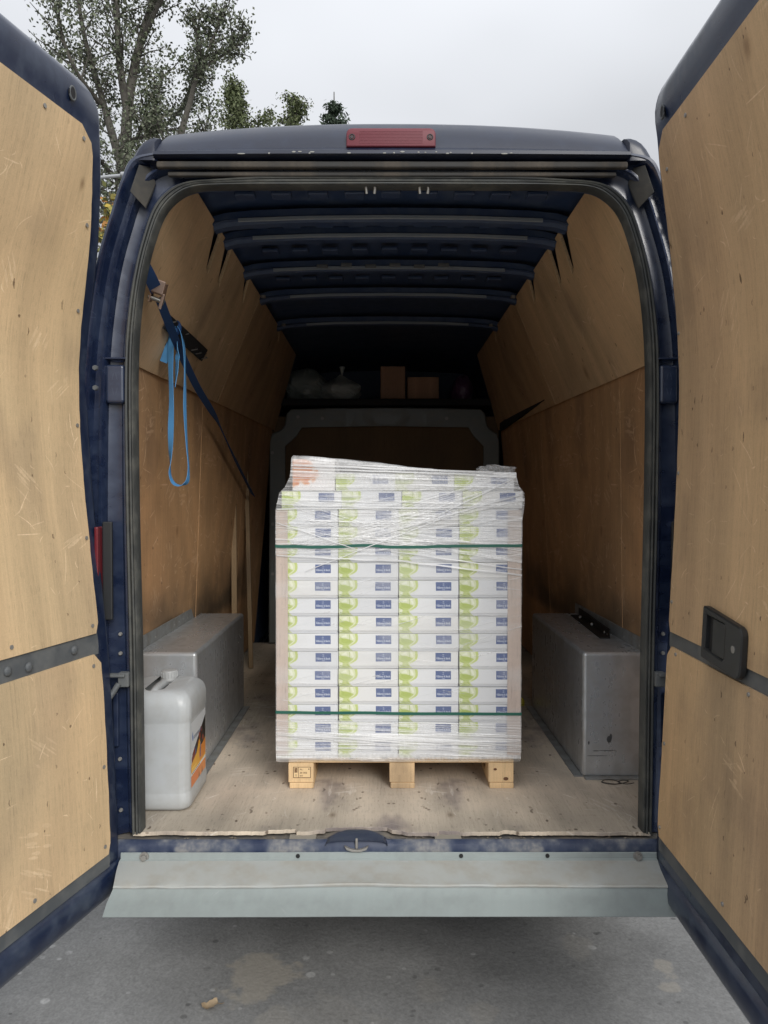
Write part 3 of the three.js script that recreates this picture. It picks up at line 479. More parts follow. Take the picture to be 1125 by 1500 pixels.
// ------------------------------------------------------------ rear doors
function buildDoor(side) {
  const left = side < 0;
  const P0 = left ? [-0.935, 0.08] : [0.857, 0.08], ang = left ? 14.3 * DEG : 0.5 * DEG;
  const u = left ? [-Math.sin(ang), Math.cos(ang)] : [-Math.sin(ang), Math.cos(ang)], nin = left ? [Math.cos(ang), Math.sin(ang)] : [-Math.cos(ang), -Math.sin(ang)];
  const BOW = left
    ? [[0.4, 0.106], [0.54, 0.098], [0.65, 0.094], [0.8, 0.088], [1.0, 0.078], [1.2, 0.062], [1.4, 0.040], [1.6, 0.018], [1.8, 0.004], [1.95, 0], [2.1, 0.014], [2.2, 0.034], [2.3, 0.062], [2.4, 0.086], [2.5, 0.110], [2.6, 0.128], [2.7, 0.142]]
    : [[0.4, 0.064], [0.54, 0.057], [0.65, 0.053], [0.8, 0.045], [1.0, 0.036], [1.2, 0.026], [1.4, 0.016], [1.6, 0.007], [1.8, 0.001], [1.95, 0], [2.1, 0.009], [2.2, 0.022], [2.3, 0.040], [2.4, 0.062], [2.5, 0.086], [2.6, 0.108], [2.7, 0.126]];
  const bow = (y) => (table(BOW, y - 0.03) + table(BOW, y) + table(BOW, y + 0.03)) / 3;
  const SE = [[0.38, 0.02], [0.42, 0.005], [0.5, 0], [1.95, 0], [2.1, 0.004], [2.2, 0.013], [2.34, 0.040], [2.456, 0.070], [2.55, 0.095], [2.60, 0.112], [2.65, 0.132], [2.68, 0.152], [2.70, 0.180], [2.714, 0.22], [2.72, 0.27]];
  const D = (s, y, n) => [P0[0] + u[0] * s + nin[0] * (n + bow(y)), y, P0[1] + u[1] * s + nin[1] * (n + bow(y))];
  const B = 0.80, mg = left ? 0.064 : 0.045;
  const d = thing2(van, 'rear_door', left ? 'open rear door on the left, lined with pale plywood' : 'open rear door on the right with a black latch handle');
  // sheet metal shell
  const ys = [0.395, 0.400, 0.408, 0.425, 0.45, 0.475, 0.488, 0.496, 0.51]; for (let y = 0.54; y < 2.62; y += 0.03) ys.push(y); ys.push(2.625, 2.645, 2.665, 2.682, 2.694, 2.704, 2.712, 2.717, 2.72);
  const lift = (y) => table([[0.395, -0.03], [0.400, -0.018], [0.408, -0.006], [0.425, 0.004], [0.45, 0.008], [0.475, 0.008], [0.488, 0.004], [0.496, -0.004], [0.51, -0.002], [2.60, -0.002], [2.62, 0.0], [2.66, 0.005], [2.70, 0.002], [2.712, -0.006], [2.72, -0.024]], y);
  const rings = ys.map((y) => { const a = table(SE, y) - mg, n = lift(y), ob = y < 0.42 || y > 2.705 ? -0.045 : -0.058;
    return [[a + 0.016, n], [a + 0.1, n], [B * 0.5, n], [B - 0.02, n], [B - 0.004, n - 0.006], [B, -0.03], [B - 0.004, ob + 0.006], [B - 0.02, ob], [a + 0.03, ob], [a + 0.006, ob + 0.006], [a, ob + 0.02], [a, n - 0.012], [a + 0.005, n - 0.004]].map(([s, n2]) => D(s, y, n2)); });
  part(d, 'door_shell', loft(rings, { closed: true, cap0: true, cap1: true, angle: 0.7 }), M.doorPaint);
  // plywood boards, bent with the door
  const board = (y0, y1, r0, r1, seed, mat, nm = 'plywood_panel', th = [0.001, 0.009]) => {
    const rr = rng(seed), rows = [], n = Math.ceil((y1 - y0) / 0.03);
    for (let i = 0; i <= n; i++) {
      const y = lerp(y0, y1, i / n), e0 = y - y0, e1 = y1 - y, cut = Math.max(e0 < r0 ? r0 - Math.sqrt(r0 * r0 - (r0 - e0) ** 2) : 0, e1 < r1 ? r1 - Math.sqrt(r1 * r1 - (r1 - e1) ** 2) : 0);
      const a = table(SE, Math.min(y, 2.57)) + cut + (rr() - 0.5) * 0.003, b = B - 0.03, n0 = th[0], n1 = th[1];
      const row = [[a, n0], [a, n1 - 0.001], [a + 0.001, n1]]; for (let k = 1; k < 8; k++) row.push([lerp(a, b, k / 8), n1]); row.push([b, n1], [b, n0]);
      rows.push(row.map(([s, q]) => D(s, y, q)));
    }
    const g = loft(rows, { closed: true, cap0: true, cap1: true, angle: 0.5 });
    // uv: metres on the board itself
    const p = g.attributes.position, uv = g.attributes.uv; for (let i = 0; i < p.count; i++) uv.setXY(i, (p.getZ(i) - P0[1]) / u[1] + (seed % 7) * 0.13, p.getY(i) + (seed % 5) * 0.21);
    return part(d, nm, g, mat);
  };
  const mat = left ? M.plyDoorL : M.plyDoorR;
  board(left ? 1.190 : 1.192, 2.598, 0.012, 0.05, 21 - side, mat);
  board(left ? 0.540 : 0.580, left ? 1.131 : 1.150, 0.012, 0.03, 31 - side, mat);
  // grey strip between the boards and along the bottom
  const strip = (y0, y1, n1, nm) => board(y0, y1, 0.001, 0.001, 44, M.greyTrim, nm, [-0.004, n1]);
  strip(left ? 1.128 : 1.146, left ? 1.192 : 1.194, 0.0035, 'door_rail'); strip(left ? 0.499 : 0.535, left ? 0.546 : 0.586, 0.0035, 'kick_strip');
  const knob = (s, y, r, mt, nm = 'bolt') => { const q = new THREE.SphereGeometry(r, 12, 8); q.scale(1, 1, 0.6); q.rotateY(left ? Math.PI / 2 - ang : -Math.PI / 2); q.translate(...D(s, y, 0.006)); part(d, nm, q, mt); };
  if (left) { for (const [s, y] of [[0.115, 1.160], [0.375, 1.158], [0.30, 1.152]]) knob(s, y, 0.013, M.greyTrim); }
  for (const [s, y] of left ? [[0.065, 2.36], [0.03, 2.13], [0.14, 2.565], [0.016, 1.80], [0.016, 1.47], [0.03, 1.215], [0.04, 1.10], [0.02, 0.80], [0.03, 0.57], [0.30, 2.575], [0.33, 0.565], [0.36, 1.215]] : [[0.3, 2.565], [0.13, 2.50], [0.016, 2.07], [0.016, 1.66], [0.016, 1.28], [0.07, 1.135], [0.02, 0.86], [0.02, 0.61], [0.45, 0.61], [0.52, 1.135]]) { const q = new THREE.CylinderGeometry(0.005, 0.006, 0.004, 10); q.rotateZ(Math.PI / 2); q.rotateY(left ? -ang : 0); q.translate(...D(s, y, 0.0100)); part(d, 'screw', q, M.steelDull); }
  // opening for the top latch rod
  { const o = D(left ? 0.20 : 0.165, left ? 2.655 : 2.64, 0.006); const q = new THREE.TorusGeometry(0.015, 0.003, 8, 20); q.scale(0.8, 1.15, 1); q.rotateY(left ? Math.PI / 2 - ang : Math.PI / 2); q.translate(...o); part(d, 'latch_eye', q, M.greyTrim); const h = new THREE.CylinderGeometry(0.015, 0.015, 0.004, 16); h.rotateZ(Math.PI / 2); h.rotateY(left ? -ang : 0); h.translate(...o); part(d, 'latch_hole', h, M.black); }
  // rubber on the hinge edge
  part(d, 'edge_seal', loft([[-0.003, -0.030], [-0.006, -0.036], [-0.003, -0.044]].map(([ds, n]) => { const o = []; for (let y = 0.44; y < 2.6; y += 0.04) o.push(D(table(SE, y) - mg + ds, y, n)); return o; })), M.blackPl);
  if (!left) {
    // latch handle: a moulded plate with a grip recess
    const hs = [0.280, 0.505], hy = [1.160, 1.306], r = 0.026, o = [], rr = (cx, cy, a0) => { for (let i = 0; i <= 6; i++) { const a = (a0 + i * 15) * DEG; o.push([cx + r * Math.cos(a), cy + r * Math.sin(a)]); } };
    o.push([hs[0], hy[0] + 0.012]); rr(hs[1] - r, hy[0] + r, -90); rr(hs[1] - r, hy[1] - r - 0.02, 0); o.push([hs[0] + 0.02, hy[1]], [hs[0], hy[1]]);
    const hole = [[0.300, 1.200], [0.408, 1.190], [0.418, 1.198], [0.418, 1.272], [0.408, 1.280], [0.300, 1.286]];
    const tilt = (s, y, w) => D(s, y, 0.012 + w);
    part(d, 'handle', extrudePanel(o, 0.011, tilt, 0.0035, [hole]), M.blackPl);
    part(d, 'handle_recess', extrudePanel(hole, 0.003, (s, y, w) => D(s, y, 0.0125 + w * 0.3), 0), M.black);
    part(d, 'handle_grip', extrudePanel([[0.338, 1.195], [0.411, 1.191], [0.411, 1.278], [0.338, 1.282]], 0.010, (s, y, w) => D(s, y, 0.0145 + w * 0.7), 0.002), M.blackPl);
    const kk = new THREE.CylinderGeometry(0.009, 0.009, 0.004, 16); kk.rotateZ(Math.PI / 2); kk.translate(...D(0.466, 1.228, 0.0260)); part(d, 'handle_lock', kk, M.steelDull);
  }
}
buildDoor(-1); buildDoor(1);

// ============================================================ LOAD
const FLOOR = 0.5550;
const woodMat = (seed, base) => plyMat(seed, base, { size: 512, span: 0.5, scratch: 20, dents: 16, stain: 0.5, wear: 2, rough: 0.8 });
M.palletWood = woodMat(101, [212, 184, 142]);
const PX = 0.037;                                   // middle of the pallet
{
  const p = thing('wooden_pallet', 'small pale wooden pallet standing on the load floor under the carton stack', 'pallet', [PX, FLOOR, -0.352]);
  const bx = (name, w, h, d, x, y, z) => { const g = rbox(w, h, d, 0.003, 1); boxUV(g, x * 3.1, z * 1.7 + y); g.translate(x, y + h / 2, z - d / 2); return part(p, name, g, M.palletWood); };
  for (const x of [-0.356, 0.003, 0.355]) {
    bx('bottom_board', 0.086, 0.020, 0.60, x + 0.002, 0.0, 0.002);
    for (const z of [0, -0.255, -0.51]) bx('block', 0.090, 0.070, 0.09, x, 0.0205, z);
  }
  for (const z of [0, -0.255, -0.51]) bx('stringer_board', 0.80, 0.012, 0.09, 0, 0.091, z);
  for (let i = 0; i < 7; i++) bx('deck_board', 0.098, 0.012, 0.60, -0.351 + i * 0.117, 0.1035, 0);
  // stamp on the left block
  const c = document.createElement('canvas'); c.width = 256; c.height = 176; const g = c.getContext('2d');
  g.fillStyle = '#d8bd92'; g.fillRect(0, 0, 256, 176); g.strokeStyle = '#4a2d1c'; g.lineWidth = 8; g.strokeRect(10, 10, 236, 156); g.fillStyle = '#4a2d1c'; g.fillRect(76, 10, 6, 156);
  g.globalAlpha = 0.8; g.fillRect(24, 22, 42, 70); g.globalAlpha = 1; g.fillStyle = '#d8bd92'; for (let i = 0; i < 6; i++) g.fillRect(28 + (i % 2) * 20, 28 + i * 10, 12, 4);
  g.fillStyle = '#4a2d1c'; g.font = 'bold 40px monospace'; g.fillText('T', 34, 152); g.font = 'bold 34px sans-serif'; g.fillText('PL-', 96, 58); g.fillText('20 362', 96, 106); g.fillText('HT', 96, 152); g.beginPath(); g.arc(222, 40, 9, 0, 7); g.fill();
  const t = new THREE.CanvasTexture(c); t.colorSpace = THREE.SRGBColorSpace;
  const st = new THREE.PlaneGeometry(0.066, 0.042); st.translate(-0.352, 0.058, 0.0022);
  part(p, 'stamp', st, new THREE.MeshPhysicalMaterial({ map: t, roughness: 0.85 }), 'burnt stamp on the left block');
  for (const [x, y, q] of [[0.334, 0.068, 0.006], [0.372, 0.034, 0.009]]) { const k = new THREE.SphereGeometry(1, 12, 8); k.scale(q, q * 0.7, 0.0015); k.translate(x, y, 0.0006); part(p, 'knot', k, plain(0.13, 0.06, 0.03, 0.8)); }
}

// printed cartons
const CW = 0.2128, CH = 0.0630, CD = 0.575, Y0 = 0.6708;
function cartonTexture(seed, plainPrint) {
  const w = 512, h = 152, c = document.createElement('canvas'); c.width = w; c.height = h; const g = c.getContext('2d'), r = rng(seed);
  g.fillStyle = '#e6e8ea'; g.fillRect(0, 0, w, h);
  // lime drawing of glassware, running off the left edge
  g.save(); g.beginPath(); g.rect(0, 0, 190, h); g.clip();
  g.fillStyle = '#dfe6bd'; g.beginPath(); g.moveTo(0, 0); g.lineTo(150, 0); g.quadraticCurveTo(178, 60, 150, 84); g.quadraticCurveTo(110, 110, 84, 120); g.lineTo(120, 152); g.lineTo(0, 152); g.fill();
  g.fillStyle = '#c4d27c'; g.beginPath(); g.moveTo(136, 0); g.lineTo(160, 0); g.quadraticCurveTo(176, 56, 150, 80); g.quadraticCurveTo(128, 96, 92, 104); g.quadraticCurveTo(132, 84, 144, 60); g.quadraticCurveTo(150, 36, 136, 0); g.fill();
  g.fillStyle = '#bccc72'; g.beginPath(); g.moveTo(0, 40); g.quadraticCurveTo(70, 36, 128, 66); g.quadraticCurveTo(96, 100, 66, 104); g.quadraticCurveTo(30, 100, 0, 86); g.fill();
  g.fillStyle = '#b0c25a'; g.beginPath(); g.ellipse(62, 66, 44, 20, 0.1, 0, 7); g.fill();
  g.fillStyle = '#c9d688'; g.beginPath(); g.moveTo(40, 100); g.lineTo(84, 100); g.quadraticCurveTo(96, 132, 130, 152); g.lineTo(6, 152); g.quadraticCurveTo(36, 130, 40, 100); g.fill();
  g.fillStyle = '#abbd5e'; g.beginPath(); g.ellipse(46, 146, 46, 12, 0, 0, 7); g.fill();
  g.fillStyle = '#eef2da'; g.beginPath(); g.moveTo(24, 30); g.lineTo(66, 4); g.lineTo(76, 34); g.closePath(); g.fill(); g.beginPath(); g.moveTo(96, 4); g.lineTo(118, 6); g.lineTo(132, 48); g.lineTo(116, 54); g.closePath(); g.fill(); g.beginPath(); g.moveTo(10, 112); g.lineTo(30, 96); g.lineTo(28, 124); g.closePath(); g.fill();
  g.strokeStyle = '#93a83a'; g.lineWidth = 3; for (const [a, b, x, y] of [[4, 20, 40, 58], [92, 6, 96, 60], [8, 76, 44, 100], [14, 122, 60, 136], [70, 110, 96, 140]]) { g.beginPath(); g.moveTo(a, b); g.lineTo(x, y); g.stroke(); }
  g.restore();
  // blue label
  g.fillStyle = '#4a5f92'; g.fillRect(316, 16, 132, 74); g.fillStyle = '#dfe5f0';
  g.font = '700 21px serif'; g.textAlign = 'center'; g.fillText('Villeroy & Boch', 382, 72, 118); g.font = '11px serif'; g.fillText('1748', 382, 86); g.strokeStyle = '#c3cde0'; g.lineWidth = 2; g.beginPath(); g.moveTo(382, 26); g.lineTo(382, 48); g.moveTo(373, 34); g.quadraticCurveTo(382, 24, 391, 34); g.moveTo(372, 48); g.lineTo(392, 48); g.stroke();
  // tray edge below the lid
  g.fillStyle = 'rgba(150,152,156,0.55)'; g.fillRect(0, 134, w, 2); g.fillStyle = 'rgba(176,178,182,0.35)'; g.fillRect(0, 136, w, 16);
  for (let i = 0; i < 60; i++) { g.fillStyle = `rgba(120,120,124,${0.05 + 0.12 * r()})`; g.fillRect(r() * w, r() * h, 1 + r() * 14, 1 + r() * 2); }
  if (plainPrint) { g.fillStyle = '#e6e8ea'; g.fillRect(0, 0, w, h); }
  const t = new THREE.CanvasTexture(c); t.colorSpace = THREE.SRGBColorSpace; t.anisotropy = 4; return t;
}
function cartonGeo(seed) {
  const r = rng(seed), k = () => (r() - 0.5) * 0.0016;
  const a = new RoundedBoxGeometry(CW - 0.0014, CH * 0.86 - 0.001, CD, 1, 0.0018), b = new RoundedBoxGeometry(CW - 0.0034, CH * 0.20, CD - 0.003, 1, 0.0012);
  a.translate(0, CH * 0.57, 0); b.translate(0, CH * 0.104, -0.0003);
  const g = merge([a, b]), p = g.attributes.position, n = g.attributes.normal, uv = g.attributes.uv;
  for (let i = 0; i < p.count; i++) {
    const x = p.getX(i), y = p.getY(i), z = p.getZ(i);
    if (n.getZ(i) > 0.5) uv.setXY(i, clamp(x / CW + 0.5, 0.002, 0.998), clamp(y / CH, 0.005, 0.995)); else uv.setXY(i, 0.5 + 0.02 * x, 0.5);
    p.setXYZ(i, x + k() * 0.5, y + k() * 0.3, z);                                         // cardboard is never quite square
  }
  return g;
}
const CG = [1, 2, 3, 4].map(cartonGeo);
const cartonMaps = [0, 1].map((i) => cartonTexture(31 + i));
const CM = [[0.92, 0.92, 0.92], [0.88, 0.885, 0.895], [0.82, 0.825, 0.835], [0.91, 0.90, 0.875]].map((c, i) => new THREE.MeshPhysicalMaterial({ map: cartonMaps[i % 2], color: new THREE.Color().setRGB(...c), roughness: 0.62, specularIntensity: 0.4 }));
const ORD = ['lowest', 'second', 'third', 'fourth', 'fifth', 'sixth', 'seventh', 'eighth', 'ninth', 'tenth', 'eleventh', 'twelfth', 'thirteenth', 'fourteenth'];
const COL = ['leftmost', 'second', 'third', 'rightmost'];
const XL = -0.398, ZF = -0.345;
{
  const r = rng(12), base = new THREE.Mesh(CG[0], CM[0]);
  const put = (x, y, label, row) => {
    const o = shade(base.clone()); o.geometry = CG[Math.floor(r() * 4)]; o.material = CM[Math.floor(r() * 4)]; o.name = numbered('carton');
    o.position.set(x, y, ZF - CD / 2 + (r() - 0.5) * 0.008); o.rotation.set((r() - 0.5) * 0.006, (r() - 0.5) * 0.010, (r() - 0.5) * 0.007);
    o.userData = { label, category: 'carton', group: 'printed cartons stacked on the pallet' }; scene.add(o);
  };
  for (let j = 0; j < 14; j++) for (let i = 0; i < 4; i++)
    put(XL + (i + 0.5) * CW, Y0 - 0.0035 + j * 0.0629, j === 0 ? `white lime-printed carton in the bottom layer, ${i === 0 ? 'leftmost' : i === 3 ? 'rightmost' : COL[i] + ' from the left'}` : `white lime-printed carton, ${ORD[j]} layer up from the pallet, ${i === 0 ? 'leftmost column' : i === 3 ? 'rightmost column' : COL[i] + ' column from the left'}`, j);
  for (let i = 0; i < 4; i++) put(-0.386 + (i + 0.5) * CW, Y0 - 0.0035 + 14 * 0.0629, `white carton in the shifted layer just below the top one, ${i === 0 ? 'leftmost' : i === 3 ? 'rightmost' : COL[i] + ' from the left'}`);
  for (let i = 0; i < 3; i++) put(-0.195 + (i + 0.5) * 0.2098, Y0 - 0.0035 + 15 * 0.0629, `white carton in the top layer, ${['beside the orange stained box', 'in the middle', 'at the right end under crumpled film'][i]}`);
  // taller box with a faded orange print
  const w = 256, t = dataTex(w, w, (x, y, c) => { const u = x / w, v = y / w, e = fbm(u * 5, v * 5, 5, 7) - 0.5, d = Math.hypot((u - 0.2) / 0.34, (v - 0.58) / 0.5) + e * 1.1, k = sstep(1.05, 0.75, d), q = fbm(u * 9, v * 9, 4, 3); c[0] = lerp(228, lerp(206, 224, q), k); c[1] = lerp(226, lerp(118, 172, q), k); c[2] = lerp(226, lerp(66, 128, q), k); });
  const g = new RoundedBoxGeometry(0.150, 0.111, 0.30, 2, 0.003), n = g.attributes.normal, uv = g.attributes.uv, p = g.attributes.position;
  for (let i = 0; i < p.count; i++) n.getZ(i) > 0.5 ? uv.setXY(i, p.getX(i) / 0.15 + 0.5, p.getY(i) / 0.111 + 0.5) : uv.setXY(i, 0.95, 0.05);
  single('orange_box', g, new THREE.MeshPhysicalMaterial({ map: t, roughness: 0.6 }), 'taller white box with an orange print at the top left of the stack', 'box', [-0.272, Y0 - 0.003 + 15 * 0.0629 + 0.0565, ZF - 0.155]);
}
// cardboard corner boards
{
  const m = plyMat(113, [186, 170, 158], { size: 512, span: 1.0, scratch: 12, dents: 6, stain: 0.25, wear: 0, rough: 0.75 });
  for (const s of [-1, 1]) {
    const x = s < 0 ? -0.4035 : 0.4585, w = s < 0 ? 0.041 : 0.047, H = 0.868;
    const pts = [[0, 0], [-s * w, 0], [-s * w, -0.003], [-s * 0.003, -0.003], [-s * 0.003, -w], [0, -w]];
    const sh = new THREE.Shape(pts.map((p) => new THREE.Vector2(p[0], p[1]))); const g = new THREE.ExtrudeGeometry(sh, { depth: H, bevelEnabled: false }); g.rotateX(-Math.PI / 2); const q = g.attributes.position; for (let i = 0; i < q.count; i++) q.setXYZ(i, q.getX(i), q.getY(i), -q.getZ(i)); g.index ? 0 : 0; g.computeVertexNormals(); boxUV(g);
    single('corner_board', g, m, s < 0 ? 'tall beige cardboard corner board on the left edge of the carton stack' : 'tall beige cardboard corner board on the right edge of the carton stack', 'corner board', [x, Y0 + 0.005, ZF + 0.0055], 'corner boards of the carton stack');
  }
}
// green straps round the stack
{
  const m = plain(0.018, 0.11, 0.08, 0.4), z0 = ZF + 0.0108, z1 = ZF - CD - 0.006, x0 = -0.4065, x1 = 0.4615;
  const loop = (y, wav, slope) => { const pts = [], n = 150; const per = [[x0 + 0.003, z0], [x1 - 0.003, z0], [x1, z0 - 0.003], [x1, z1], [x0, z1], [x0, z0 - 0.003], [x0 + 0.003, z0]]; const rings = [];
    for (let k = 0; k + 1 < per.length; k++) { const [a, b] = per[k], [c, d] = per[k + 1], q = Math.max(1, Math.round(Math.hypot(c - a, d - b) * 60)); for (let i = 0; i < q; i++) { const t = i / q, x = lerp(a, c, t), z = lerp(b, d, t); rings.push([x, y + slope * (x - x0) + (fbm(x * 9 + 3, z * 9, 2, 8) - 0.5) * wav, z]); } }
    rings.push(rings[0]);
    const cx = (x0 + x1) / 2, cz = (z0 + z1) / 2;
    return loft(rings.map(([x, y2, z]) => { const ox = Math.abs(x - cx) > 0.43 ? Math.sign(x - cx) * 0.0008 : 0, oz = Math.abs(z - cz) > 0.285 ? Math.sign(z - cz) * 0.0008 : 0; return [[x, y2 - 0.005, z], [x, y2 + 0.005, z], [x + ox, y2 + 0.005, z + oz], [x + ox, y2 - 0.005, z + oz]]; }), { closed: true, angle: 0.5 }); };
  single('plastic_strap', loop(1.417, 0.010, 0.001), m, 'upper green plastic strap round the carton stack, half hidden by film', 'strap', [0, 0, 0], 'green straps of the carton stack');
  single('plastic_strap', loop(0.832, 0.003, -0.009), m, 'lower green plastic strap round the carton stack, near the bottom layers', 'strap', [0, 0, 0], 'green straps of the carton stack');
}
// stretch film
{
  const S = 1024, r = rng(40), L = [];
  const fan = (n, x0, y0, sp, x1, y1, sp1, w, a) => { for (let i = 0; i < n; i++) { const k = r() - 0.5; L.push([x0, y0 + k * sp, x1, y1 + (k + (r() - 0.5) * 0.2) * sp1, w * (0.5 + r()), a * (0.5 + 0.7 * r()), (r() - 0.5) * 0.02]); } };
  // v: 0 bottom .. 1 top of the front face (1.07 m)
  fan(18, 0, 0.90, 0.12, 1, 0.90, 0.10, 1.6, 0.55); fan(14, 0, 0.98, 0.06, 1, 0.945, 0.04, 1.8, 0.6); fan(18, 0.05, 0.70, 0.05, 1, 0.90, 0.10, 1.3, 0.55); fan(16, 0.05, 0.82, 0.10, 0.62, 0.71, 0.03, 1.2, 0.5);
  fan(12, 0.35, 0.76, 0.04, 1, 0.68, 0.05, 1.8, 0.6); fan(14, 0, 0.69, 0.02, 1, 0.73, 0.07, 1.2, 0.45); fan(10, 0.45, 0.80, 0.08, 1, 0.95, 0.04, 1.8, 0.6); fan(26, 0, 0.80, 0.24, 1, 0.80, 0.24, 1.0, 0.4);
  fan(12, 0, 0.10, 0.05, 1, 0.035, 0.06, 1.5, 0.55); fan(12, 0, 0.05, 0.08, 1, 0.05, 0.08, 1.1, 0.5); fan(8, 0, 0.13, 0.03, 1, 0.09, 0.08, 1.2, 0.45); fan(5, 0.0, 0.02, 0.01, 1, 0.015, 0.01, 3, 0.5);
  for (let i = 0; i < 46; i++) { const x = r(), y = 0.14 + r() * 0.54, l = 0.02 + 0.12 * r(), a = (r() - 0.4) * 0.5; L.push([x, y, x + l, y + a * l, 0.5 + r() * 1.4, 0.25 + 0.35 * r(), (r() - 0.5) * 0.02]); }
  const F = strokes(S, L), A = new Float32Array(S * S);
  const at2 = dataTex(S, S, (x, y, c) => {
    const u = x / S, v = y / S, k = y * S + x;
    const top = sstep(0.66, 0.71, v + 0.03 * (u - 0.5) + 0.02 * (fbm(u * 3, 1, 2, 4) - 0.5)), bot = 1 - sstep(0.07, 0.17, v);
    const st = fbm(u * 2.4 + v * 3, v * 210 + u * 6, 3, 17), st2 = fbm(u * 3 - v * 2, v * 120 - u * 22, 3, 27), soft = fbm(u * 4, v * 14, 3, 9);
    let a = 0.10 + 0.10 * sstep(0.45, 0.7, soft) + top * (0.10 + 0.42 * sstep(0.5, 0.8, st) + 0.20 * sstep(0.55, 0.8, st2) + 0.22 * (soft - 0.4)) + bot * (0.13 + 0.35 * sstep(0.48, 0.8, st)) + 0.08 * sstep(0.55, 0.8, soft) * (1 - top);
    a += F[k] * 0.72;
    A[k] = a; c[0] = c[1] = c[2] = 255 * clamp(a, 0, 0.88);
  }, false);
  const bt = dataTex(S, S, (x, y, c) => { c[0] = c[1] = c[2] = 255 * clamp(A[y * S + x]); }, false);
  const film = new THREE.MeshPhysicalMaterial({ color: new THREE.Color().setRGB(0.86, 0.87, 0.88), alphaMap: at2, transparent: true, roughness: 0.22, bumpMap: bt, bumpScale: 0.004, side: THREE.DoubleSide });
  const wr = thing('stretch_film', 'clear stretch film wound round the carton stack, cloudy over its upper layers', 'plastic film');
  const rows = [[0.650, -0.399, 0.454, -0.004], [0.656, -0.405, 0.459, 0.005], [0.70, -0.4055, 0.4605, 0.0095], [0.9, -0.4055, 0.4605, 0.0095], [1.1, -0.4055, 0.4605, 0.0095], [1.3, -0.4055, 0.4605, 0.0095], [1.46, -0.4055, 0.4605, 0.0095], [1.52, -0.405, 0.4615, 0.0095], [1.545, -0.4045, 0.467, 0.0095], [1.575, -0.398, 0.469, 0.007], [1.605, -0.3915, 0.4685, 0.006], [1.625, -0.372, 0.452, 0.006], [1.66, -0.355, 0.440, 0.006], [1.682, -0.3515, 0.439, 0.005]];
  const rings = [], NF = 120, NS = 40;
  const zb = ZF - CD - 0.008;
  const ringAt = (y, xa, xb, o, amp, lean = 0, inset = 0) => { const out = []; const add = (x, z, nx, nz, q) => { const n = (fbm(x * 20 + z * 20, y * 60, 3, 6) - 0.5) * amp; out.push([x + nx * n, y + lean * clamp((0.05 - x) / 0.42, -0.5, 1) + (fbm(x * 14, z * 9 + 4, 2, 2) - 0.5) * amp * 0.4 * (lean ? 3 : 1), z + nz * n]); };
    for (let i = 0; i < NF; i++) add(lerp(xa, xb, i / NF), ZF + o - inset, 0, 1); for (let i = 0; i < NS; i++) add(xb, lerp(ZF + o - inset, zb + inset, i / NS), 1, 0); for (let i = 0; i < NF; i++) add(lerp(xb, xa, i / NF), zb + inset, 0, -1); for (let i = 0; i < NS; i++) add(xa, lerp(zb + inset, ZF + o - inset, i / NS), -1, 0); return out; };
  for (let i = 0; i + 1 < rows.length; i++) { const n = 4; for (let k = 0; k < n; k++) { const q = [0, 1, 2, 3].map((m) => lerp(rows[i][m], rows[i + 1][m], k / n)); rings.push(ringAt(q[0], q[1], q[2], q[3], q[0] > 1.36 ? 0.0032 : 0.0012)); } }
  rings.push(ringAt(1.687, -0.350, 0.438, 0.004, 0.003, 0.03), ringAt(1.694, -0.349, 0.434, 0.001, 0.004, 0.038), ringAt(1.700, -0.345, 0.42, 0.0, 0.007, 0.042, 0.015), ringAt(1.700, -0.28, 0.34, -0.05, 0.012, 0.036, 0.05), ringAt(1.698, -0.1, 0.2, -0.2, 0.01, 0.02, 0.05));
  const g = loft(rings, { closed: true, angle: 1.2 }), p = g.attributes.position, uv = g.attributes.uv, nn = g.attributes.normal;
  for (let i = 0; i < p.count; i++) { const fz = Math.abs(nn.getZ(i)) > 0.6 || p.getZ(i) > ZF - 0.03; uv.setXY(i, fz ? (p.getX(i) + 0.41) / 0.88 : (p.getZ(i) - ZF) / 0.88 + (p.getX(i) > 0 ? 1 : 0), clamp((p.getY(i) - 0.655) / 1.065, 0.001, 0.995)); }
  part(wr, 'film', g, film);
  // taut folds, and the bunched tail of the roll at the top right
  const folds = []; const fr = rng(61);
  const fold = (x0, y0, x1, y1, w) => { const pts = []; for (let i = 0; i <= 10; i++) { const t = i / 10; pts.push([lerp(x0, x1, t), lerp(y0, y1, t) + (fr() - 0.5) * 0.003, ZF + 0.0125]); } folds.push(ribbonG(pts, [[0, 1, 0.35], [0, 1, -0.25], [0, 1, 0.3]], w, 0.0006, 30)); };
  for (const [a, b, c, d, w] of [[-0.34, 1.702, 0.36, 1.676, 0.006], [-0.34, 1.69, 0.3, 1.668, 0.004], [-0.40, 1.565, 0.2, 1.545, 0.004], [-0.40, 1.548, 0.46, 1.556, 0.005], [-0.40, 1.385, 0.1, 1.36, 0.004], [-0.05, 1.375, 0.46, 1.315, 0.006], [0.0, 1.40, 0.46, 1.335, 0.004], [-0.3, 1.33, 0.3, 1.56, 0.003], [-0.1, 1.44, 0.46, 1.60, 0.004], [0.05, 1.47, 0.44, 1.66, 0.004], [-0.4, 1.50, -0.1, 1.40, 0.003], [-0.40, 0.752, 0.46, 0.715, 0.004], [-0.40, 0.705, 0.46, 0.700, 0.003], [-0.2, 0.73, 0.46, 0.69, 0.003]]) fold(a, b, c, d, w);
  part(wr, 'fold', merge(folds), plain(0.85, 0.86, 0.87, 0.2, { transparent: true, opacity: 0.55 })).userData.kind = 'stuff';
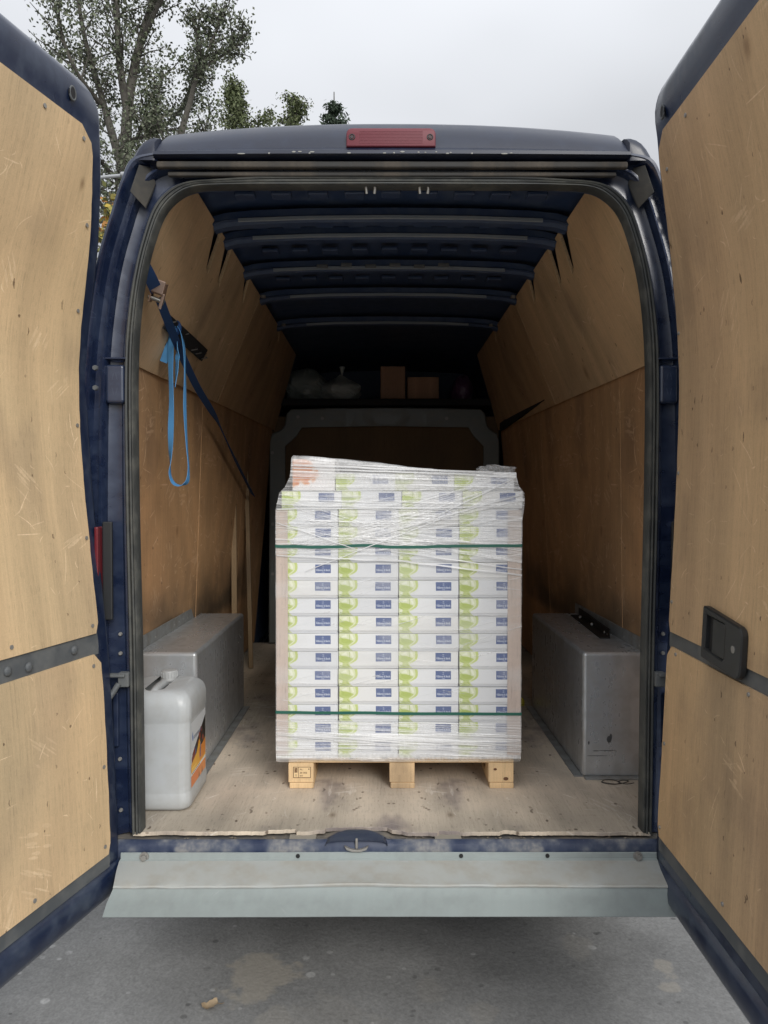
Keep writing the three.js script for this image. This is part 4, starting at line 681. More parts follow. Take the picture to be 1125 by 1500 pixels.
  const cr = new THREE.SphereGeometry(1, 40, 24), cp = cr.attributes.position; for (let i = 0; i < cp.count; i++) { const x = cp.getX(i), y = cp.getY(i), z = cp.getZ(i), k = 0.75 + 0.6 * Math.abs(fbm(x * 3 + 5, y * 3 + z * 2.2, 4, 14) - 0.5) * 2; cp.setXYZ(i, x * k * 0.075, y * k * 0.018, z * k * 0.05); } cr.computeVertexNormals(); cr.translate(0.375, 1.686, ZF - 0.04);
  part(wr, 'bunched_end', crease(cr, 0.3), new THREE.MeshPhysicalMaterial({ color: 0xffffff, transmission: 0.85, roughness: 0.12, thickness: 0, ior: 1.45 }));
}

// ============================================================ CANISTER
{
  const c = thing('plastic_canister', 'silver-grey plastic oil canister with an orange label standing by the left door post', 'canister', [-0.787, FLOOR, -0.284]);
  const pm = dustyPaint(121, [182, 186, 188], [150, 148, 142], 0.18, { rough: [0.32, 0.6], chips: 12, span: 0.5 });
  const rr = (hw, hd, r, y) => { const o = []; for (const [sx, sz, a0] of [[1, 1, 0], [-1, 1, 90], [-1, -1, 180], [1, -1, 270]]) for (let i = 0; i <= 8; i++) { const a = (a0 + i * 11.25) * DEG; o.push([sx * (hw - r) + r * Math.cos(a), y, sz * (hd - r) + r * Math.sin(a)]); } return o; };
  const W = 0.124, Dp = 0.139;
  const prof = [[0.0, -0.020, 0.03], [0.004, -0.008, 0.034], [0.014, -0.001, 0.036], [0.03, 0, 0.036], [0.052, 0, 0.036], [0.058, -0.002, 0.036], [0.062, -0.002, 0.036], [0.17, -0.002, 0.036], [0.288, -0.002, 0.036], [0.294, -0.002, 0.036], [0.300, 0.0, 0.036], [0.345, 0, 0.036], [0.360, -0.003, 0.037], [0.374, -0.009, 0.038], [0.385, -0.018, 0.04], [0.392, -0.030, 0.042], [0.3945, -0.045, 0.044]];
  const solid = new Brush(loft(prof.map(([y, e, r]) => rr(W + e, Dp + e, r, y)), { closed: true, cap0: true, cap1: true, angle: 0.8 }));
  const trough = new RoundedBoxGeometry(0.066, 0.10, 0.225, 6, 0.026); boxUV(trough); trough.translate(-0.004, 0.396, -0.008);
  const cut = new Brush(trough); solid.updateMatrixWorld(); cut.updateMatrixWorld();
  const ev = new Evaluator(); ev.useGroups = false; ev.attributes = ['position', 'normal', 'uv'];
  part(c, 'body', ev.evaluate(solid, cut, SUBTRACTION).geometry, pm);
  part(c, 'handle', tubeG([[-0.004, 0.352, 0.100], [-0.004, 0.378, 0.096], [-0.004, 0.3855, 0.07], [-0.004, 0.3855, 0.0], [-0.004, 0.382, -0.03], [-0.004, 0.354, -0.04]], 0.0155, 30, 12), pm);
  const cap = thing2(c, 'cap'); const gs = [new THREE.LatheGeometry([[0, 0.424], [0.024, 0.424], [0.028, 0.420], [0.028, 0.398], [0.031, 0.394], [0.031, 0.386], [0.024, 0.384], [0.024, 0.36]].map((p) => new THREE.Vector2(...p)), 36)]; for (let i = 0; i < 18; i++) { const a = i / 18 * 6.283; gs.push(rbox(0.003, 0.02, 0.003, 0.001, 1, [0.0285 * Math.cos(a), 0.409, 0.0285 * Math.sin(a)])); }
  const cg = merge(gs); cg.translate(0.0, -0.003, -0.080); part(cap, 'screw_cap', cg, plain(0.40, 0.41, 0.41, 0.45));
  // printed label
  const cv = document.createElement('canvas'); cv.width = 512; cv.height = 540; const g = cv.getContext('2d');
  g.fillStyle = '#d8dcdf'; g.fillRect(0, 0, 512, 540);
  g.fillStyle = '#15130f'; g.beginPath(); g.moveTo(512, 60); g.lineTo(512, 330); g.lineTo(60, 330); g.lineTo(40, 270); g.closePath(); g.fill();
  g.fillStyle = '#7a1f16'; g.beginPath(); g.moveTo(20, 300); g.lineTo(120, 230); g.lineTo(190, 330); g.lineTo(20, 380); g.fill();
  g.fillStyle = '#8a3a22'; for (const [x, y, q] of [[300, 190, 44], [360, 150, 34], [270, 250, 50], [420, 240, 40], [330, 300, 40]]) { g.beginPath(); g.ellipse(x, y, q, q * 0.62, 0.6, 0, 7); g.fill(); }
  g.fillStyle = '#f0b01e'; g.beginPath(); g.moveTo(0, 350); g.lineTo(190, 300); g.lineTo(290, 210); g.lineTo(360, 300); g.lineTo(512, 260); g.lineTo(512, 420); g.lineTo(0, 440); g.fill();
  g.fillStyle = '#e58a18'; g.beginPath(); g.moveTo(250, 300); g.lineTo(512, 270); g.lineTo(512, 400); g.lineTo(300, 410); g.fill();
  g.fillStyle = '#2d4f8e'; g.beginPath(); g.moveTo(320, 260); g.lineTo(350, 250); g.lineTo(330, 380); g.lineTo(300, 380); g.fill(); g.beginPath(); g.moveTo(150, 250); g.lineTo(180, 232); g.lineTo(170, 300); g.lineTo(140, 310); g.fill();
  g.fillStyle = '#ffd85a'; g.fillRect(30, 386, 150, 10); g.fillRect(30, 408, 120, 8);
  g.fillStyle = '#e9e7e2'; g.fillRect(0, 424, 512, 20); g.fillRect(0, 452, 300, 14); g.fillStyle = '#3c3c44'; for (let i = 0; i < 8; i++) g.fillRect(30 + i * 36, 428, 20, 12);
  g.fillStyle = '#e0761f'; g.fillRect(0, 446, 512, 94); g.fillStyle = '#e8892c'; g.fillRect(250, 446, 262, 94); g.fillStyle = '#7d3a14'; for (const x of [250, 360]) { g.beginPath(); g.moveTo(x, 540); g.lineTo(x + 22, 480); g.lineTo(x + 44, 540); g.fill(); }
  g.fillStyle = '#1f5fae'; g.beginPath(); g.moveTo(60, 80); g.quadraticCurveTo(20, 120, 60, 168); g.quadraticCurveTo(86, 150, 70, 124); g.quadraticCurveTo(60, 104, 60, 80); g.fill(); g.fillStyle = '#2a3f66'; g.font = 'bold 52px sans-serif'; g.fillText('газпромнефть', 86, 158, 300);
  const t = new THREE.CanvasTexture(cv); t.colorSpace = THREE.SRGBColorSpace;
  const lg = new THREE.PlaneGeometry(0.204, 0.215, 6, 6); lg.rotateY(Math.PI / 2); lg.translate(0.1223, 0.175, 0.004);
  part(c, 'label', lg, new THREE.MeshPhysicalMaterial({ map: t, roughness: 0.35, clearcoat: 0.3 }), 'orange, yellow and black printed label');
}

// ============================================================ RATCHET STRAP
{
  const blue = plain(0.012, 0.055, 0.17, 0.7, { sheen: 0.4 }), light = plain(0.085, 0.30, 0.60, 0.7, { sheen: 0.4 });
  const s = thing('ratchet_strap', 'blue ratchet strap hanging on the left wall with a long loose loop', 'strap');
  const wv = [0.9, 0.42, 0.0];
  part(s, 'short_webbing', ribbonG([[-0.776, 2.318, -0.045], [-0.768, 2.288, -0.10], [-0.768, 2.262, -0.171]], [wv, wv, wv], 0.040, 0.003, 16), blue);
  const rt = thing2(s, 'ratchet', 'steel ratchet buckle');
  const R = (g) => { g.scale(0.72, 0.72, 0.72); g.rotateZ(-0.35); g.rotateX(0.25); g.translate(-0.766, 2.260, -0.180); return g; };
  part(rt, 'frame', R(merge([rbox(0.006, 0.10, 0.05, 0.002, 1, [-0.026, 0, 0]), rbox(0.006, 0.10, 0.05, 0.002, 1, [0.026, 0, 0]), rbox(0.05, 0.05, 0.006, 0.002, 1, [0, 0.02, 0.028])])), plain(0.45, 0.30, 0.22, 0.45, { metalness: 0.7 }));
  part(rt, 'handle', R(merge([rbox(0.060, 0.06, 0.010, 0.004, 2, [0.0, 0.03, 0.034]), rbox(0.014, 0.07, 0.01, 0.003, 1, [0.03, -0.03, 0.02])])), plain(0.36, 0.26, 0.21, 0.4, { metalness: 0.6 }));
  part(rt, 'spindle', R(new THREE.CylinderGeometry(0.011, 0.011, 0.072, 14).rotateZ(Math.PI / 2).translate(0, -0.03, 0.004)), M.steel);
  const w2 = [0.9, 0.42, -0.12], w3 = [0.6, 0.4, 0.5], w4 = [0.15, 0.2, 0.95];
  part(s, 'taut_webbing', ribbonG([[-0.768, 2.249, -0.199], [-0.78, 2.211, -0.333], [-0.799, 2.168, -0.524], [-0.818, 2.063, -0.906], [-0.825, 1.962, -1.326], [-0.823, 1.781, -1.823], [-0.818, 1.6, -2.329]], [w2, w2, w2, w3, w4, w4, w4], 0.030, 0.003, 70), blue);
  // loose tail and loop, hanging straight down from the knot
  const z = -0.55;
  part(s, 'loose_end', ribbonG([[-0.812, 2.222, z], [-0.824, 2.19, z - 0.005], [-0.843, 2.14, z - 0.01], [-0.858, 2.10, z - 0.012]], [[0.9, 0.4, 0.15], [0.9, 0.4, 0.1], [0.9, 0.4, 0.1], [0.9, 0.4, 0.1]], 0.030, 0.002, 16), light);
  const k1 = [0.35, 0, 0.94], k2 = [0.95, 0, 0.3], k3 = [0.9, 0, 0.5], k4 = [0.15, 0.0, 1];
  part(s, 'loose_loop', ribbonG([[-0.818, 2.228, z + 0.01], [-0.823, 2.17, z + 0.01], [-0.825, 2.07, z + 0.01], [-0.823, 1.95, z + 0.01], [-0.826, 1.84, z + 0.01], [-0.831, 1.72, z], [-0.832, 1.672, z], [-0.817, 1.640, z], [-0.793, 1.633, z], [-0.770, 1.645, z], [-0.762, 1.690, z], [-0.768, 1.78, z], [-0.775, 1.92, z], [-0.774, 2.06, z], [-0.778, 2.16, z], [-0.792, 2.215, z], [-0.806, 2.235, z]],
    [k2, k2, k2, k3, k3, k1, [0.2, 0.2, 1], [0, 0.1, 1], [0, 0, 1], [0.1, 0, 1], k4, [0.3, 0, 1], k4, [0.32, 0, 1], k4, k1, k1], 0.026, 0.002, 130, 0.9), light);
  part(s, 'loose_end', ribbonG([[-0.806, 2.232, z + 0.015], [-0.800, 2.19, z + 0.02], [-0.797, 2.13, z + 0.02], [-0.800, 2.06, z + 0.02], [-0.806, 2.00, z + 0.02]], [k4, k1, [0.6, 0, 0.8], k1, k4], 0.026, 0.002, 30, 0.8), light);
  part(s, 'knot', (() => { const g = new THREE.TorusKnotGeometry(0.016, 0.009, 60, 8, 2, 3); g.scale(0.8, 1.2, 0.8); g.translate(-0.812, 2.228, -0.55); return g; })(), blue);
}
// ============================================================ small things in the load space
{
  // things on the shelf above the cab
  const SH = 2.2832;
  const bag = (label, pos, w, h, d, seed, col, knot) => {
    const g = new THREE.SphereGeometry(1, 48, 32), p = g.attributes.position;
    for (let i = 0; i < p.count; i++) { let x = p.getX(i), y = p.getY(i), z = p.getZ(i); const k = 0.86 + 0.34 * (fbm(x * 1.8 + seed, y * 1.8 + z * 1.8, 4, seed) - 0.3) + 0.09 * Math.abs(fbm(x * 5 + seed, y * 5 + z * 4, 3, seed + 3) - 0.5) * 2; const pin = y > 0.2 ? lerp(1, knot ? 0.25 : 0.7, Math.pow((y - 0.2) / 0.8, 1.3)) : 1; p.setXYZ(i, x * k * w / 2 * pin, Math.max(y, -0.72) * k * h / 1.72 + h * 0.40, z * k * d / 2 * pin); }
    let lo = 1e9; for (let i = 0; i < p.count; i++) lo = Math.min(lo, p.getY(i)); g.translate(0, -lo, 0);
    g.computeVertexNormals();
    const m = new THREE.MeshPhysicalMaterial({ color: new THREE.Color().setRGB(...col), roughness: 0.35, transmission: 0.25, thickness: 0 });
    const b = thing('plastic_bag', label, 'bag', pos); part(b, 'body', crease(g, 0.45), m);
    if (knot) part(b, 'knot', crease(new THREE.ConeGeometry(0.022, 0.07, 9, 3).rotateX(Math.PI).translate(0.01, h + 0.025, 0), 0.3), m);
  };
  bag('large limp pale plastic bag on the shelf above the cab, against the left wall', [-0.60, SH, -3.42], 0.36, 0.27, 0.38, 4, [0.42, 0.46, 0.43], false);
  bag('tied pale plastic bag on the shelf above the cab, beside the limp bag', [-0.335, SH, -3.30], 0.31, 0.20, 0.30, 9, [0.55, 0.59, 0.56], true);
  bag('crumpled purple bundle on the shelf above the cab, right of the boxes', [0.56, SH, -3.35], 0.17, 0.22, 0.2, 15, [0.16, 0.07, 0.15], false);
  const box = (label, x, w, h, seed) => { const b = thing('cardboard_box', label, 'box', [x, SH, -3.30], 'boxes on the shelf above the cab'); part(b, 'body', rbox(w, h, 0.2, 0.004, 1, [0, h / 2, 0]), plyMat(seed, [172, 134, 108], { size: 256, span: 0.4, scratch: 8, dents: 6 })); part(b, 'tape', rbox(0.04, 0.0012, 0.19, 0.0005, 1, [0, h + 0.0006, 0]), plain(0.4, 0.3, 0.2, 0.4)); };
  box('upright brown cardboard box on the shelf above the cab, the taller one', 0.046, 0.178, 0.248, 131); box('low brown cardboard box on the shelf above the cab, the shorter one', 0.265, 0.226, 0.172, 132);
  // steel angle lying on the right wheel arch box
  const mb = thing('steel_bar', 'dirty black steel bar lying along the top of the right wheel arch box', 'bar', [0.884, 1.0182, -1.03]);
  const bg = merge([rbox(0.042, 0.005, 0.60, 0.001, 1, [0, 0.0025, 0]), rbox(0.005, 0.038, 0.60, 0.001, 1, [0.0185, 0.0195, 0])]); bg.rotateY(-0.05); part(mb, 'angle', bg, plain(0.022, 0.02, 0.018, 0.55, { metalness: 0.3 }));
  for (const zz of [0.27, 0.22, 0.02, -0.18]) part(mb, 'bolt', new THREE.SphereGeometry(0.008, 8, 6).translate(0.008, 0.012, zz), M.steel);
  // loop of wire on the floor
  single('wire', tubeG([[0, 0, 0.01], [0.02, 0.002, 0.028], [0.05, 0, 0.03], [0.066, 0, 0.012], [0.05, 0.001, -0.004], [0.02, 0.004, -0.002], [0.0, 0, 0.012], [0.03, 0, 0.034], [0.075, 0, 0.022], [0.10, 0.002, 0.005], [0.085, 0, -0.006], [0.06, 0, 0.01], [0.085, 0, 0.03], [0.115, 0, 0.02]], 0.0014, 120, 6), plain(0.05, 0.045, 0.04, 0.5, { metalness: 0.4 }), 'small tangle of wire on the floor before the right wheel arch box', 'wire', [0.765, FLOOR + 0.0014, -0.418]);
  { const r = rng(3), g = new THREE.IcosahedronGeometry(0.02, 3), p = g.attributes.position; for (let i = 0; i < p.count; i++) { const k = 0.55 + 0.9 * vnoise(p.getX(i) * 120 + 5, p.getY(i) * 120 + p.getZ(i) * 90, 3); p.setXYZ(i, p.getX(i) * k, Math.max(-0.012, p.getY(i) * k * 1.3), p.getZ(i) * k); } g.computeVertexNormals();
    single('crumpled_wrapper', crease(g, 0.3), plain(0.45, 0.38, 0.03, 0.6), 'crumpled yellow wrapper on the floor at the back of the right wheel arch box', 'wrapper', [0.655, FLOOR + 0.012, -1.44]); }
  // battens leaning in the dark behind the left wheel arch box
  const bat = (a, b, w, seed, label) => { const d = new THREE.Vector3(...b).sub(new THREE.Vector3(...a)), L = d.length(), g = rbox(w, L, 0.016, 0.002, 1, [0, L / 2, 0]); const m = single('wooden_batten', g, woodMat(seed, [150, 128, 98]), label, 'batten', a, 'battens leaning on the left wall'); m.quaternion.setFromUnitVectors(new THREE.Vector3(0, 1, 0), d.normalize()); };
  bat([-0.86, FLOOR + 0.003, -1.95], [-0.895, 1.60, -2.12], 0.03, 141, 'long thin batten leaning on the left wall behind the wheel arch box, nearer one');
  bat([-0.82, FLOOR + 0.003, -2.25], [-0.870, 1.75, -2.40], 0.025, 142, 'thin batten leaning on the left wall deeper in the van, farther one');
}
// fallen leaf on the ground
{
  const g = new THREE.PlaneGeometry(0.05, 0.04, 8, 6), p = g.attributes.position; for (let i = 0; i < p.count; i++) { const x = p.getX(i) / 0.025, y = p.getY(i) / 0.02; const k = Math.sqrt(Math.max(0.02, 1 - x * x * 0.9)); p.setXYZ(i, x * 0.025, 0.004 + 0.008 * x * x + 0.005 * y * y + 0.003 * Math.sin(x * 3 + y), y * 0.02 * k * (1 + 0.15 * Math.sin(x * 9))); } g.computeVertexNormals();
  const l = thing('fallen_leaf', 'dry tan leaf lying on the asphalt behind the van', 'leaf', [-0.567, 0.001, -0.004], undefined, 0.5); part(l, 'blade', g, plain(0.36, 0.27, 0.17, 0.8, { side: THREE.DoubleSide })); part(l, 'stem', tubeG([[0.022, 0.008, 0], [0.035, 0.003, 0.004], [0.045, 0.002, 0.002]], 0.0009, 8, 5), plain(0.2, 0.14, 0.08, 0.8));
}

// ============================================================ TREES beyond the van
function leafMesh(points, size, seed, cols, aspect = 0.62) {
  const r = rng(seed), n = points.length, pos = new Float32Array(n * 18), col = new Float32Array(n * 18), nor = new Float32Array(n * 18), a = new THREE.Vector3(), b = new THREE.Vector3(), c = new THREE.Vector3();
  for (let i = 0; i < n; i++) {
    a.set(r() - 0.5, r() - 0.75, r() - 0.5).normalize(); b.set(r() - 0.5, r() - 0.5, r() - 0.5).normalize(); c.crossVectors(a, b).normalize(); b.crossVectors(c, a);
    const s = size * (0.6 + 0.8 * r()), w = s * aspect * 0.5, [x, y, z] = points[i];
    const P = [[x, y, z], [x + a.x * s * 0.5 + b.x * w, y + a.y * s * 0.5 + b.y * w, z + a.z * s * 0.5 + b.z * w], [x + a.x * s, y + a.y * s, z + a.z * s], [x + a.x * s * 0.5 - b.x * w + c.x * w * 0.3, y + a.y * s * 0.5 - b.y * w + c.y * w * 0.3, z + a.z * s * 0.5 - b.z * w + c.z * w * 0.3]];
    const cc = cols[Math.floor(r() * cols.length)], k = 0.75 + 0.5 * r();
    [0, 1, 2, 0, 2, 3].forEach((q, j) => { const o = i * 18 + j * 3; for (let m = 0; m < 3; m++) { pos[o + m] = P[q][m]; col[o + m] = cc[m] * k; } nor[o] = -c.x; nor[o + 1] = -c.y; nor[o + 2] = -c.z; });
  }
  const g = new THREE.BufferGeometry(); g.setAttribute('position', new THREE.BufferAttribute(pos, 3)); g.setAttribute('normal', new THREE.BufferAttribute(nor, 3)); g.setAttribute('color', new THREE.BufferAttribute(col, 3)); return g;
}
const leafMat = new THREE.MeshPhysicalMaterial({ vertexColors: true, roughness: 0.75, side: THREE.DoubleSide });
const barkMat = dustyPaint(151, [66, 62, 57], [100, 98, 90], 0.35, { rough: [0.8, 0.95], streak: 0.5 });
function taperTube(pts, radii, rad = 7) {
  const c = new THREE.CatmullRomCurve3(pts.map((p) => new THREE.Vector3(...p)), false, 'centripetal'), n = Math.max(4, pts.length * 4), rings = [], up = new THREE.Vector3(0.31, 0.2, 0.93);
  for (let i = 0; i <= n; i++) { const t = i / n, p = c.getPoint(t), T = c.getTangent(t), U = new THREE.Vector3().crossVectors(T, up).normalize(), V = new THREE.Vector3().crossVectors(T, U), f = t * (radii.length - 1), k = Math.min(radii.length - 2, Math.floor(f)), R = lerp(radii[k], radii[k + 1], f - k); rings.push(Array.from({ length: rad }, (_, j) => { const a = j / rad * 6.2832; return [p.x + R * (Math.cos(a) * U.x + Math.sin(a) * V.x), p.y + R * (Math.cos(a) * U.y + Math.sin(a) * V.y), p.z + R * (Math.cos(a) * U.z + Math.sin(a) * V.z)]; })); }
  return loft(rings, { closed: true, smooth: true });
}
function makeTree(name, label, base, limbs, { seed, twigs = 14, twigLen = 1.2, leaves = 70, size = 0.09, spread = 0.32, cols, from = 0.25, droop = 0.1, group }) {
  const r = rng(seed), wood = [], pts = [];
  const gauss = () => (r() + r() + r() - 1.5) * 0.9;
  for (const { p, rad, tw = twigs, start = from, len = twigLen } of limbs) {
    wood.push(taperTube(p, rad));
    const c = new THREE.CatmullRomCurve3(p.map((q) => new THREE.Vector3(...q)), false, 'centripetal');
    for (let i = 0; i < tw; i++) {
      const t = start + (1 - start) * (i + r()) / tw, o = c.getPoint(t), T = c.getTangent(t), d = new THREE.Vector3(gauss(), gauss() * 0.7 + 0.25, gauss()).addScaledVector(T, 0.5).normalize(), L = len * (0.5 + 0.8 * r()) * (1.1 - 0.5 * t), q = [];
      for (let k = 0; k <= 4; k++) { const f = k / 4; q.push([o.x + d.x * L * f + gauss() * 0.06 * f, o.y + d.y * L * f - droop * L * f * f, o.z + d.z * L * f + gauss() * 0.06 * f]); }
      wood.push(taperTube(q, [0.022, 0.014, 0.006], 5));
      for (let m = 0; m < 3; m++) {
        const s = q[1 + m], e = new THREE.Vector3(gauss(), gauss() * 0.8, gauss()).normalize().multiplyScalar(L * (0.25 + 0.35 * r())), q2 = [s, [s[0] + e.x * 0.5, s[1] + e.y * 0.5, s[2] + e.z * 0.5], [s[0] + e.x, s[1] + e.y - droop * 0.2, s[2] + e.z]];
        wood.push(taperTube(q2, [0.009, 0.004], 4));
        for (let k = 0; k < leaves / 4; k++) { const f = 0.3 + 0.7 * r(), sp = spread * 0.6; pts.push([lerp(s[0], q2[2][0], f) + gauss() * sp, lerp(s[1], q2[2][1], f) + gauss() * sp, lerp(s[2], q2[2][2], f) + gauss() * sp]); }
      }
      for (let k = 0; k < leaves / 4; k++) { const f = 0.35 + 0.65 * r(), j = Math.min(3, Math.floor(f * 4)), g = f * 4 - j, a = q[j], b = q[j + 1]; pts.push([lerp(a[0], b[0], g) + gauss() * spread * 0.6, lerp(a[1], b[1], g) + gauss() * spread * 0.6, lerp(a[2], b[2], g) + gauss() * spread * 0.6]); }
    }
  }
  const t = thing(name, label, 'tree', base, group);
  part(t, 'trunk', mergeGeometries(wood), barkMat);
  part(t, 'crown', leafMesh(pts, size, seed + 1, cols), leafMat);
  return t;
}
const GREEN = [[0.098, 0.118, 0.070], [0.120, 0.136, 0.086], [0.082, 0.102, 0.058], [0.145, 0.154, 0.108]], PALE = [[0.115, 0.14, 0.06], [0.135, 0.155, 0.075], [0.09, 0.115, 0.05]], YEL = [[0.34, 0.25, 0.04], [0.28, 0.24, 0.06], [0.18, 0.19, 0.06], [0.34, 0.16, 0.04]];
// tall leafy tree, its crown cut by the top of the frame; coordinates from its foot
makeTree('leafy_tree', 'tall grey-green leafy tree above the left door, the biggest of the trees', [-5.45, 0, -13.6], [
  { p: [[0, 0, 0], [0.05, 4, 0], [0.15, 7.6, 0], [0.20, 9.3, 0.1], [0.42, 10.6, 0.1], [0.95, 12.2, 0.2], [1.2, 13.6, 0.2], [1.3, 14.6, 0.2]], rad: [0.22, 0.18, 0.14, 0.11, 0.085, 0.06, 0.04, 0.02], tw: 30, start: 0.50 },
  { p: [[0.17, 8.0, 0], [-0.2, 9.2, -0.1], [-0.5, 10.2, -0.2], [-0.75, 11.2, -0.1], [-0.85, 12.4, 0], [-0.8, 13.6, 0]], rad: [0.10, 0.08, 0.06, 0.045, 0.03, 0.015], tw: 24, start: 0.15 },
  { p: [[0.22, 9.4, 0.1], [0.12, 10.4, 0.3], [0.05, 11.6, 0.2], [0.0, 13.0, 0.2], [-0.2, 14.2, 0.1]], rad: [0.09, 0.07, 0.05, 0.035, 0.015], tw: 26, start: 0.1 },
  { p: [[0.5, 10.8, 0.1], [1.0, 11.4, 0.5], [1.6, 12.2, 0.6], [2.0, 12.9, 0.5]], rad: [0.06, 0.045, 0.03, 0.012], tw: 15, start: 0.25 },
  { p: [[-0.4, 9.7, -0.1], [-0.7, 10.1, 0.4], [-0.95, 10.8, 0.5], [-1.05, 11.6, 0.4]], rad: [0.05, 0.04, 0.03, 0.012], tw: 11, start: 0.2 },
  { p: [[0.17, 7.9, 0], [-0.2, 8.3, 0.6], [-0.5, 8.9, 0.9], [-0.75, 9.7, 0.9]], rad: [0.05, 0.04, 0.025, 0.012], tw: 14, start: 0.2 },
  { p: [[0.18, 8.6, 0], [0.5, 8.9, 0.3], [0.85, 9.4, 0.4], [1.0, 10.1, 0.3]], rad: [0.04, 0.03, 0.02, 0.01], tw: 12, start: 0.2 },
  { p: [[0.2, 8.9, 0], [0.7, 9.3, -0.4], [1.2, 10.0, -0.6], [1.5, 10.9, -0.6]], rad: [0.05, 0.04, 0.025, 0.01], tw: 16, start: 0.2 },
  { p: [[0.1, 7.2, 0], [-0.4, 7.6, -0.4], [-0.9, 8.4, -0.6], [-1.2, 9.4, -0.5]], rad: [0.05, 0.04, 0.025, 0.01], tw: 16, start: 0.2 },
  { p: [[0.15, 7.0, 0], [0.5, 7.3, -0.3], [0.9, 7.9, -0.4], [1.1, 8.7, -0.4]], rad: [0.04, 0.03, 0.02, 0.01], tw: 14, start: 0.2 },
  { p: [[0.1, 6.6, 0], [0.2, 7.0, 0.7], [0.3, 7.6, 1.0], [0.35, 8.4, 1.1]], rad: [0.04, 0.03, 0.02, 0.01], tw: 14, start: 0.1 },
], { seed: 301, leaves: 112, size: 0.07, cols: GREEN, twigLen: 0.95, spread: 0.36 });
makeTree('leafy_tree', 'slender leafy tree leaning right beyond the van roof, with a clear sky gap beside it', [-4.3, 0, -13.2], [
  { p: [[0, 0, 0], [0.02, 4, 0], [0.10, 7.4, 0], [0.18, 8.6, 0], [0.42, 9.5, 0], [0.62, 10.0, 0.1], [1.15, 10.4, 0.1], [1.55, 10.75, 0.1]], rad: [0.16, 0.13, 0.10, 0.07, 0.055, 0.045, 0.025, 0.01], tw: 20, start: 0.62 },
  { p: [[0.45, 9.6, 0], [0.6, 10.4, 0.1], [0.55, 11.1, 0.2]], rad: [0.035, 0.025, 0.01], tw: 11, start: 0.2, len: 0.8 },
  { p: [[0.62, 10.0, 0.1], [0.95, 10.8, 0.1], [1.1, 11.2, 0]], rad: [0.035, 0.02, 0.01], tw: 12, start: 0.2, len: 0.8 },
  { p: [[0.14, 8.2, 0], [-0.1, 8.8, 0.3], [-0.25, 9.5, 0.3]], rad: [0.035, 0.025, 0.01], tw: 10, start: 0.1, len: 0.8 },
  { p: [[0.10, 7.6, 0], [0.4, 8.1, 0.2], [0.7, 8.6, 0.2], [0.85, 9.2, 0.2]], rad: [0.04, 0.03, 0.02, 0.01], tw: 12, start: 0.2, len: 0.7 },
  { p: [[0.10, 7.6, 0], [-0.3, 7.9, 0.2], [-0.5, 8.4, 0.2]], rad: [0.04, 0.03, 0.01], tw: 11, start: 0.2, len: 0.8 },
], { seed: 317, leaves: 76, size: 0.066, cols: GREEN, twigLen: 0.85, spread: 0.30 });
makeTree('young_birch', 'pale green birch crown just above the van roof, beside the leaning tree', [-3.9, 0, -17.6], [
  { p: [[0, 0, 0], [0.02, 6, 0], [0.0, 9.5, 0], [0.05, 11.2, 0], [0.05, 12.1, 0]], rad: [0.12, 0.10, 0.06, 0.03, 0.01], tw: 34, start: 0.6 },
  { p: [[0, 9.0, 0], [0.5, 10.0, 0.2], [0.75, 11.2, 0.2]], rad: [0.04, 0.03, 0.01], tw: 16, start: 0.2 },
], { seed: 331, leaves: 130, size: 0.075, cols: PALE, twigLen: 0.9, spread: 0.3, droop: 0.4 });
makeTree('young_birch', 'small sparse birch top above the van roof, next to the conifer tip', [-2.45, 0, -17.6], [
  { p: [[0, 0, 0], [0.0, 6, 0], [0.05, 9.6, 0], [0.12, 11.0, 0], [0.25, 11.75, 0]], rad: [0.10, 0.08, 0.05, 0.025, 0.01], tw: 24, start: 0.7, len: 0.7 },
], { seed: 337, leaves: 90, size: 0.07, cols: PALE, twigLen: 0.7, spread: 0.24, droop: 0.4 });
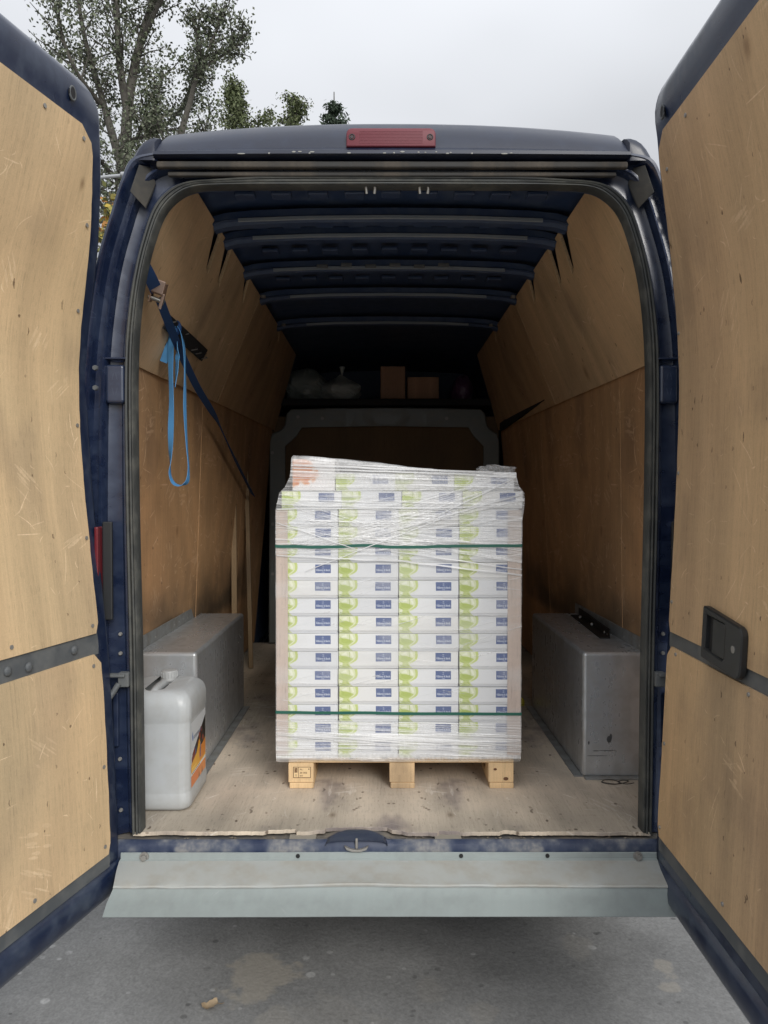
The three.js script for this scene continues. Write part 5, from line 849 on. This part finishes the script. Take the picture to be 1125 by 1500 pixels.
makeTree('autumn_tree', 'small tree with yellow and rusty autumn leaves behind the left door', [-4.92, 0, -11.6], [
  { p: [[0, 0, 0], [0.03, 3, 0], [0.02, 5.0, 0], [0.05, 6.6, 0]], rad: [0.08, 0.07, 0.05, 0.015], tw: 26, start: 0.45 },
  { p: [[0.02, 4.2, 0], [0.4, 5.0, 0.2], [0.6, 5.9, 0.2]], rad: [0.04, 0.03, 0.01], tw: 12, start: 0.2 },
], { seed: 347, leaves: 60, size: 0.13, cols: YEL, twigLen: 0.7, spread: 0.28 });
{ // conifer
  const r = rng(353), wood = [taperTube([[0, 0, 0], [0.02, 7, 0], [0, 14.6, 0]], [0.2, 0.12, 0.015])], pts = [];
  for (let i = 0; i < 190; i++) { const f = Math.pow(r(), 0.6), y = 3 + f * 11.3, L = (14.9 - y) * 0.22 * (0.7 + 0.5 * r()) + 0.10, a = r() * 6.283, q = [[0, y, 0], [Math.cos(a) * L * 0.6, y + 0.02, Math.sin(a) * L * 0.6], [Math.cos(a) * L, y + L * 0.12, Math.sin(a) * L]]; wood.push(taperTube(q, [0.02, 0.006], 4)); for (let k = 0; k < 60; k++) { const t = 0.15 + 0.85 * r(); pts.push([q[2][0] * t + (r() - 0.5) * 0.24, y + L * 0.12 * t * t + (r() - 0.5) * 0.16, q[2][2] * t + (r() - 0.5) * 0.24]); } }
  const t = thing('conifer', 'dark conifer tip just above the van roof, the only conifer', 'tree', [-1.58, 0, -22.6]); part(t, 'trunk', mergeGeometries(wood), barkMat); part(t, 'crown', leafMesh(pts, 0.16, 359, [[0.035, 0.055, 0.035], [0.05, 0.075, 0.045]], 0.3), leafMat);
}
// lamp post whose arm shows beside the left door
{
  const m = plain(0.36, 0.37, 0.38, 0.5, { metalness: 0.3 }), t = thing('lamp_post', 'pale grey lamp post arm showing between the left door and the trees', 'lamp post', [-4.75, 0, -9.6]);
  part(t, 'pole', taperTube([[0, 0, 0], [0, 3, 0], [0, 6.4, 0]], [0.07, 0.06, 0.045], 14), m); part(t, 'arm', tubeG([[0, 6.35, 0], [0.1, 6.46, 0], [0.35, 6.51, 0], [0.75, 6.55, 0]], 0.026, 20, 10), m); part(t, 'lamp_head', rbox(0.42, 0.07, 0.14, 0.03, 3, [0.9, 6.55, 0]), m);
}
renderer.render(scene, camera);
